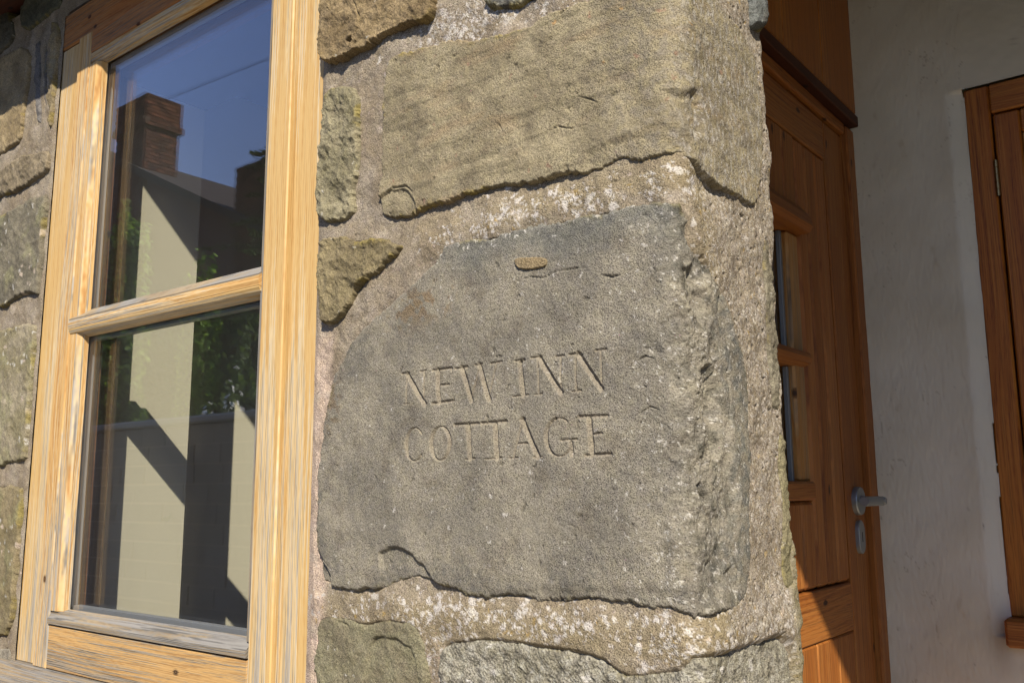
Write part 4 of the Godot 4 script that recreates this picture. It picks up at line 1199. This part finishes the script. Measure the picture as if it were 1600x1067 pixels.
# ---------------------------------------------------------------- porch
func make_roof_and_porch():
	# plastered back wall of the porch: a lattice with a slight unevenness, open where the inner window stands
	var pw := thing("porch_wall", "off white plastered back wall of the porch beside the plank door", "wall")
	var us := lines(-0.10, 1.62, 0.012, -0.10, 0.135, 0.0026)
	var vs := lines(0.10, 2.36, 0.02, 0.80, 2.28, 0.0035)
	var pos := PackedVector3Array()
	var col := PackedColorArray()
	var use := PackedByteArray()
	for v in vs:
		for u in us:
			var lo := n_lo.get_noise_2d(u * 0.35, v * 0.35)
			var mid := n_mid.get_noise_2d(u * 0.35, v * 0.35)
			var edge: float = 0.1225 + 0.003 * n_warp.get_noise_2d(0.0, v * 0.16) - u
			if v > 1.964 + 0.003 * n_warp.get_noise_2d(u * 0.16, 4.0) or v < 0.94:
				edge = 1.0
			var z := -0.95 + 0.004 * lo + 0.0004 * mid
			# the plaster rolls back to the window frame
			z += 0.0006 * n_hi.get_noise_2d(u * 0.7, v * 0.12) + 0.0002 * n_mid.get_noise_2d(u * 1.2, v * 0.9)
			z -= 0.008 * smoothstep(0.030, 0.0, edge) * smoothstep(1.99, 1.95, v)
			pos.append(Vector3(u, v, z))
			var c := lin(206, 198, 178).lerp(lin(192, 182, 158), clampf(0.5 + lo, 0.0, 1.0))
			# a band of newer, whiter paint cut in beside the frame
			c = mix_to(c, 218, 214, 200, 0.42 * smoothstep(0.034, 0.026, edge + 0.004 * lo) * smoothstep(1.975, 1.955, v))
			c = mix_to(c, 96, 82, 66, 0.9 * spots(u, v * 0.7, 40.0, 0.05, 0.10))
			c = mix_to(c, 120, 106, 88, 0.7 * spots(u + 3.0, v * 0.35, 62.0, 0.03, 0.16))
			c = mix_to(c, 176, 160, 134, 0.5 * smoothstep(0.45, 0.75, n_mid.get_noise_2d(u * 0.5, v * 0.2 + 2.0)))
			c = mix_to(c, 120, 96, 68, 0.55 * blob(u, v, 0.105, 0.935, 0.022, 0.045))
			c = mix_to(c, 160, 144, 118, 0.16 * smoothstep(0.2, 0.6, n_mid.get_noise_2d(u * 2.2 + 8.0, v * 0.16)) * smoothstep(2.0, 1.2, v))
			var hair := absf(n_lo.get_noise_2d(u * 0.8 + 3.0, v * 0.5 + 9.0))
			c = mix_to(c, 140, 124, 100, 0.5 * smoothstep(0.012, 0.0, hair) * smoothstep(0.0, 0.2, n_lo.get_noise_2d(u * 0.4, v * 0.3 + 20.0)))
			c.a = 1.0
			col.append(c)
			use.append(0 if edge < -0.003 else 1)
	mesh_node(pw, "plaster", lattice(pos, col, use, us.size(), vs.size()), M.plaster)
	plank(pw, "wall_core", Vector3(-0.10, 0.10, -1.10), Vector3(0.125, 2.36, -0.975), 1, M.cream)
	plank(pw, "wall_core", Vector3(0.125, 1.975, -1.10), Vector3(1.62, 2.36, -0.975), 1, M.cream)
	plank(pw, "wall_core", Vector3(0.126, 0.10, -1.10), Vector3(1.62, 0.90, -0.975), 1, M.cream)
	plank(pw, "wall_core", Vector3(0.90, 0.90, -1.10), Vector3(1.62, 1.975, -0.945), 1, M.cream)
	var side := thing("porch_side_wall", "rendered right hand wall of the porch, off white", "wall")
	plank(side, "wall_core", Vector3(1.55, 0.10, -0.96), Vector3(1.75, 2.36, 0.05), 1, M.cream)
	var roof := thing("cottage_roof", "tiled cottage roof with dark boarded eaves over the stone wall", "roof")
	plank(roof, "soffit", Vector3(-4.2, 2.405, -0.04), Vector3(0.20, 2.43, 0.262), 0, M.frame_black, 0.003)
	plank(roof, "fascia", Vector3(-4.2, 2.400, 0.263), Vector3(0.20, 2.56, 0.285), 0, M.frame_black, 0.003)
	var slope := plank(roof, "roof_slope", Vector3(-4.3, -0.04, -2.6), Vector3(1.9, 0.04, 0.10), 0, M.tile, 0.01)
	slope.position = Vector3(0, 2.60, 0.25)
	slope.rotation.x = deg_to_rad(32.0)
	var porch := thing("porch_canopy", "boarded porch ceiling and canopy above the plank door", "canopy")
	# the ceiling runs out into a canopy whose left end is splayed back to the jamb of the pier
	var plan := [Vector2(-0.949, -0.079), Vector2(-0.33, -0.079), Vector2(-0.31, 0.0), Vector2(0.63, 0.77), Vector2(0.63, 1.80), Vector2(-0.949, 1.80)]
	bar(porch, "ceiling", plan, 1, 2.30, 2.335, M.frame_black)
	bar(porch, "canopy_roof", plan, 1, 2.336, 2.40, M.tile)

func make_porch_window():
	var w := thing("porch_window", "brown timber window frame with brass hinge in the white porch wall", "window")
	var z0 := -1.02
	plank(w, "jamb", Vector3(0.1235, 0.975, z0), Vector3(0.167, 1.965, -0.957), 1, M.frame_dark, 0.003)
	plank(w, "jamb", Vector3(0.86, 0.975, z0), Vector3(0.9035, 1.965, -0.957), 1, M.frame_dark, 0.003)
	plank(w, "head", Vector3(0.1675, 1.908, z0), Vector3(0.8595, 1.965, -0.957), 0, M.frame_dark, 0.003)
	plank(w, "sill", Vector3(0.118, 0.925, z0), Vector3(0.91, 0.9745, -0.925), 0, M.door, 0.005)
	plank(w, "sash_stile", Vector3(0.1705, 0.979, z0), Vector3(0.215, 1.9045, -0.960), 1, M.frame_dark, 0.003)
	plank(w, "sash_stile", Vector3(0.812, 0.979, z0), Vector3(0.857, 1.9045, -0.960), 1, M.frame_dark, 0.003)
	plank(w, "sash_rail", Vector3(0.2155, 1.860, z0), Vector3(0.8115, 1.9045, -0.960), 0, M.frame_dark, 0.003)
	plank(w, "sash_rail", Vector3(0.2155, 0.979, z0), Vector3(0.8115, 1.040, -0.960), 0, M.frame_dark, 0.003)
	plank(w, "bead", Vector3(0.2155, 1.0405, -0.99), Vector3(0.222, 1.8595, -0.966), 1, M.door_pale, 0.002)
	plank(w, "pane", Vector3(0.216, 1.041, -0.998), Vector3(0.811, 1.859, -0.994), 1, M.glass, 0.0002)
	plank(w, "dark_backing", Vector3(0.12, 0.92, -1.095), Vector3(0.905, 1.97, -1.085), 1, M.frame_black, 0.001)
	var hinge := tube(w, "hinge", Vector3(0.1688, 1.742, -0.956), Vector3(0.1688, 1.812, -0.956), [Vector2(0, 0), Vector2(0, 0.0042), Vector2(0.19, 0.0042), Vector2(0.20, 0.0034), Vector2(0.21, 0.0042), Vector2(0.39, 0.0042), Vector2(0.40, 0.0034), Vector2(0.41, 0.0042), Vector2(0.59, 0.0042), Vector2(0.60, 0.0034), Vector2(0.61, 0.0042), Vector2(0.79, 0.0042), Vector2(0.80, 0.0034), Vector2(0.81, 0.0042), Vector2(1, 0.0042), Vector2(1, 0)], M.brass, 16)
	hinge.set_meta("label", "small brass butt hinge")

# ---------------------------------------------------------------- ground and the far side of the lane
func sheet(lo: Vector2, hi: Vector2, y: float, step: float, a: Color, b: Color, f: float) -> ArrayMesh:
	var us := lines(lo.x, hi.x, step, 1.0, 0.0, step)
	var vs := lines(lo.y, hi.y, step, 1.0, 0.0, step)
	var pos := PackedVector3Array()
	var col := PackedColorArray()
	var use := PackedByteArray()
	for z in vs:
		for x in us:
			pos.append(Vector3(x, y, -z))
			var c := a.lerp(b, clampf(0.5 + n_lo.get_noise_2d(x * f, z * f) * 1.4, 0.0, 1.0))
			c.a = 1.0
			col.append(c)
			use.append(1)
	return lattice(pos, col, use, us.size(), vs.size())

func make_ground():
	structure("ground", sheet(Vector2(-200, -200), Vector2(200, 200), 0.0, 10.0, Color(0.09, 0.11, 0.05), Color(0.13, 0.12, 0.07), 0.02), M.concrete)
	structure("road", sheet(Vector2(-60, -3.6), Vector2(40, -1.5), 0.006, 0.5, Color(0.07, 0.07, 0.07), Color(0.10, 0.10, 0.095), 0.2), M.concrete)
	structure("pavement", plank_mesh(Vector3(-60, -0.1, 0.0), Vector3(40, 0.06, 1.48), 0, 0.01), plain(rgb(150, 142, 126), 0.9))
	structure("porch_floor", plank_mesh(Vector3(-0.10, -0.1, -0.98), Vector3(1.56, 0.12, 0.30), 0, 0.01), plain(rgb(168, 158, 138), 0.85))

func shrub(called: String, label: String, category: String, at: Vector3, size: Vector3, count: int, leaf: float, a: Color, b: Color, trunk := true, petals := 0):
	var t := thing(called, label, category, at)
	var st := SurfaceTool.new()
	st.begin(Mesh.PRIMITIVE_TRIANGLES)
	var fl := SurfaceTool.new()
	fl.begin(Mesh.PRIMITIVE_TRIANGLES)
	for k in count + petals:
		var d := Vector3(rng.randfn(), rng.randfn(), rng.randfn()).normalized()
		var lump := 0.72 + 0.5 * n_lo.get_noise_3d(d.x * 0.16 + at.x, d.y * 0.16, d.z * 0.16)
		var p := d * pow(rng.randf(), 0.30) * lump * size
		p.y += size.y
		var s := leaf * rng.randf_range(0.6, 1.3)
		var n := (d + Vector3(rng.randfn(), rng.randfn(), rng.randfn()) * 0.7).normalized()
		var u := n.cross(Vector3(rng.randfn(), rng.randfn(), rng.randfn())).normalized() * s
		var w := n.cross(u) * 0.5
		var into := st
		if k >= count:
			into = fl
			w *= 1.6
			u *= 0.6
		var c := a.lerp(b, rng.randf())
		for q in [p - u, p + w, p + u, p - u, p + u, p - w]:
			into.set_color(c)
			into.set_normal(n)
			into.add_vertex(q)
	var lm := StandardMaterial3D.new()
	lm.vertex_color_use_as_albedo = true
	lm.roughness = 0.6
	lm.backlight_enabled = true
	lm.backlight = Color(1.0, 1.0, 0.8)
	var f := mesh_node(t, "foliage", st.commit(), lm)
	f.set_meta("kind", "stuff")
	if petals > 0:
		var pm := plain(rgb(235, 235, 228), 0.7)
		pm.backlight_enabled = true
		pm.backlight = Color(0.8, 0.8, 0.8)
		mesh_node(t, "blossom", fl.commit(), pm).set_meta("kind", "stuff")
	if trunk:
		tube(t, "stem", Vector3.ZERO, Vector3(0, size.y * 1.2, 0), [Vector2(0, 0.09), Vector2(1, 0.03)], plain(rgb(80, 64, 48), 0.9), 10)

func brick_box(parent: Node, called: String, lo: Vector3, hi: Vector3, long := 0.235, tall := 0.085, ca := Color8(132, 88, 68), cb := Color8(76, 54, 46)) -> MeshInstance3D:
	# courses of bricks round a stack, each brick its own tone and a little in or out
	var st := SurfaceTool.new()
	st.begin(Mesh.PRIMITIVE_TRIANGLES)
	var one := func(a: Vector3, b: Vector3):
		st.set_color(ca.srgb_to_linear().lerp(cb.srgb_to_linear(), rng.randf()))
		for k in 3:
			for sg in [0, 1]:
				var q := []
				for e in [[0, 0], [1, 0], [1, 1], [0, 1]]:
					var v := Vector3.ZERO
					v[k] = b[k] if sg == 1 else a[k]
					v[(k + 1) % 3] = b[(k + 1) % 3] if e[0] == 1 else a[(k + 1) % 3]
					v[(k + 2) % 3] = b[(k + 2) % 3] if e[1] == 1 else a[(k + 2) % 3]
					q.append(v)
				var out := Vector3.ZERO
				out[k] = 1.0 if sg == 1 else -1.0
				tri(st, q[0], q[1], q[2], out, 1, Vector2.ZERO)
				tri(st, q[0], q[2], q[3], out, 1, Vector2.ZERO)
	var rows := maxi(int((hi.y - lo.y) / tall), 1)
	var rise := (hi.y - lo.y) / rows
	for j in rows:
		var y0 := lo.y + j * rise
		for ax in [0, 2]:
			var other: int = 2 - ax
			var t: float = lo[ax] + (long * 0.5 if j % 2 == 1 else 0.0)
			while t < hi[ax] - 0.06:
				var t1: float = minf(t + long * rng.randf_range(0.9, 1.1), hi[ax])
				for s in [0, 1]:
					var a := Vector3(0, y0, 0)
					var b := Vector3(0, y0 + rise - 0.012, 0)
					var o := rng.randf_range(0.0, 0.014)
					a[ax] = t + 0.012
					b[ax] = t1
					a[other] = lo[other] + o if s == 0 else hi[other] - 0.10
					b[other] = lo[other] + 0.10 if s == 0 else hi[other] - o
					one.call(a, b)
				t = t1
	st.set_color(lin(104, 92, 80))
	var c := plank_mesh(lo + Vector3(0.02, 0.0, 0.02), hi - Vector3(0.02, 0.005, 0.02), 1, 0.001)
	var stack := mesh_node(parent, called, st.commit(), M.brick)
	mesh_node(stack if parent is not MeshInstance3D else parent, "stack_core", c, M.soot)
	return stack

func make_street():
	# opposite the cottage, seen only as reflections in the glass: a garden wall, shrubs, a brick house with chimneys
	var gw := thing("garden_wall", "low stone garden wall across the lane, reflected in the lower pane", "wall")
	plank(gw, "wall_body", Vector3(-40, 0, 4.0), Vector3(1.0, 1.84, 4.35), 0, plain(rgb(196, 172, 142), 0.95), 0.02)
	brick_box(gw, "stonework", Vector3(-13.0, 0.0, 3.985), Vector3(-4.0, 1.838, 4.36), 0.42, 0.17, Color8(188, 166, 136), Color8(172, 152, 124)).set_meta("kind", "stuff")
	plank(gw, "coping", Vector3(-40, 1.841, 3.96), Vector3(1.0, 1.92, 4.39), 0, plain(rgb(160, 150, 134), 0.95), 0.02)
	var h := thing("brick_house", "brick house with gable and tall chimney reflected in the window", "house", Vector3.ZERO)
	var body := PackedVector2Array([Vector2(-30, 0), Vector2(-9.5, 0), Vector2(-9.5, 4.05), Vector2(-20.5, 9.3), Vector2(-30, 4.7)])
	var wm := CSGPolygon3D.new()
	wm.name = "gable_wall"
	wm.polygon = body
	wm.depth = 8.0
	wm.position = Vector3(0, 0, 17.6)
	wm.material = plain(rgb(104, 76, 62), 0.9)
	h.add_child(wm)
	var rs := CSGPolygon3D.new()
	rs.name = "roof"
	rs.polygon = PackedVector2Array([Vector2(-9.1, 3.9), Vector2(-9.1, 4.05), Vector2(-20.5, 9.5), Vector2(-30.4, 4.72), Vector2(-30.4, 4.55), Vector2(-20.5, 9.31)])
	rs.depth = 8.6
	rs.position = Vector3(0, 0, 17.9)
	rs.material = M.tile
	h.add_child(rs)
	var ch := brick_box(h, "chimney", Vector3(-19.75, 6.0, 9.5), Vector3(-18.4, 10.25, 10.35))
	brick_box(ch, "chimney_band", Vector3(-19.83, 9.55, 9.42), Vector3(-18.32, 9.72, 10.43))
	brick_box(ch, "chimney_cap", Vector3(-19.79, 9.72, 9.46), Vector3(-18.36, 10.32, 10.39))
	brick_box(h, "chimney", Vector3(-14.85, 4.8, 9.5), Vector3(-13.4, 7.68, 10.3))
	shrub("laurel_bush", "green leafy bush reflected at the left edge of the panes", "bush", Vector3(-10.75, 0.0, 4.95), Vector3(0.85, 2.65, 0.5), 26000, 0.05, lin(56, 84, 34), lin(146, 180, 76))
	shrub("dark_hedge", "dark green hedge reflected in the lower pane", "hedge", Vector3(-8.8, 0.0, 5.3), Vector3(1.2, 1.95, 0.6), 20000, 0.05, lin(60, 86, 40), lin(110, 136, 64))
	shrub("yew_bush", "tall dark bush behind the reflected garden wall", "bush", Vector3(-11.6, 0.0, 6.3), Vector3(1.5, 2.2, 0.7), 16000, 0.06, lin(50, 72, 38), lin(90, 112, 54))
	shrub("lime_bush", "bright green sprig over the dark hedge in the upper pane", "bush", Vector3(-8.62, 0.0, 4.9), Vector3(0.42, 2.12, 0.3), 9000, 0.05, lin(90, 130, 40), lin(176, 210, 84))
	shrub("flowering_shrub", "white flowering shrub reflected above the garden wall", "shrub", Vector3(-7.75, 0.0, 4.62), Vector3(0.75, 1.25, 0.22), 2400, 0.05, lin(70, 90, 50), lin(100, 116, 70), true, 900)
	# conifer at the right edge of the reflection
	var cf := thing("conifer_tree", "conifer with feathery branches reflected beside the second chimney", "tree", Vector3(-8.5, 0, 5.9))
	tube(cf, "trunk", Vector3.ZERO, Vector3(0, 5.9, 0), [Vector2(0, 0.14), Vector2(1, 0.02)], plain(rgb(70, 56, 44), 0.9), 10)
	var st := SurfaceTool.new()
	st.begin(Mesh.PRIMITIVE_TRIANGLES)
	for k in 90:
		var y := rng.randf_range(1.2, 5.7)
		var ang := rng.randf() * TAU
		var l := (6.3 - y) * 0.36 * rng.randf_range(0.7, 1.25) + 0.12
		var dir := Vector3(cos(ang), -0.18, sin(ang))
		for q in 150:
			var t := rng.randf()
			var p := Vector3(0, y, 0) + dir * l * t + Vector3(rng.randfn(), rng.randfn() * 0.5, rng.randfn()) * 0.07 * (1.2 - t)
			var n := Vector3(rng.randfn(), rng.randfn() + 0.6, rng.randfn()).normalized()
			var u := (dir + Vector3(rng.randfn(), rng.randfn(), rng.randfn()) * 0.6).normalized() * 0.035
			var w := n.cross(u).normalized() * 0.009
			var c := lin(48, 70, 36).lerp(lin(76, 96, 48), rng.randf())
			for v in [p - u, p + w, p + u, p - u, p + u, p - w]:
				st.set_color(c)
				st.set_normal(n)
				st.add_vertex(v)
	var lm := StandardMaterial3D.new()
	lm.vertex_color_use_as_albedo = true
	lm.backlight_enabled = true
	lm.backlight = Color(0.5, 0.55, 0.3)
	mesh_node(cf, "crown", st.commit(), lm).set_meta("kind", "stuff")
	var wire := thing("overhead_wire", "thin dark overhead wire crossing the reflected sky", "wire")
	tube(wire, "cable", Vector3(-34, 10.4, 9.0), Vector3(6, 7.6, 8.0), [Vector2(0, 0.007), Vector2(1, 0.007)], M.wire, 6)
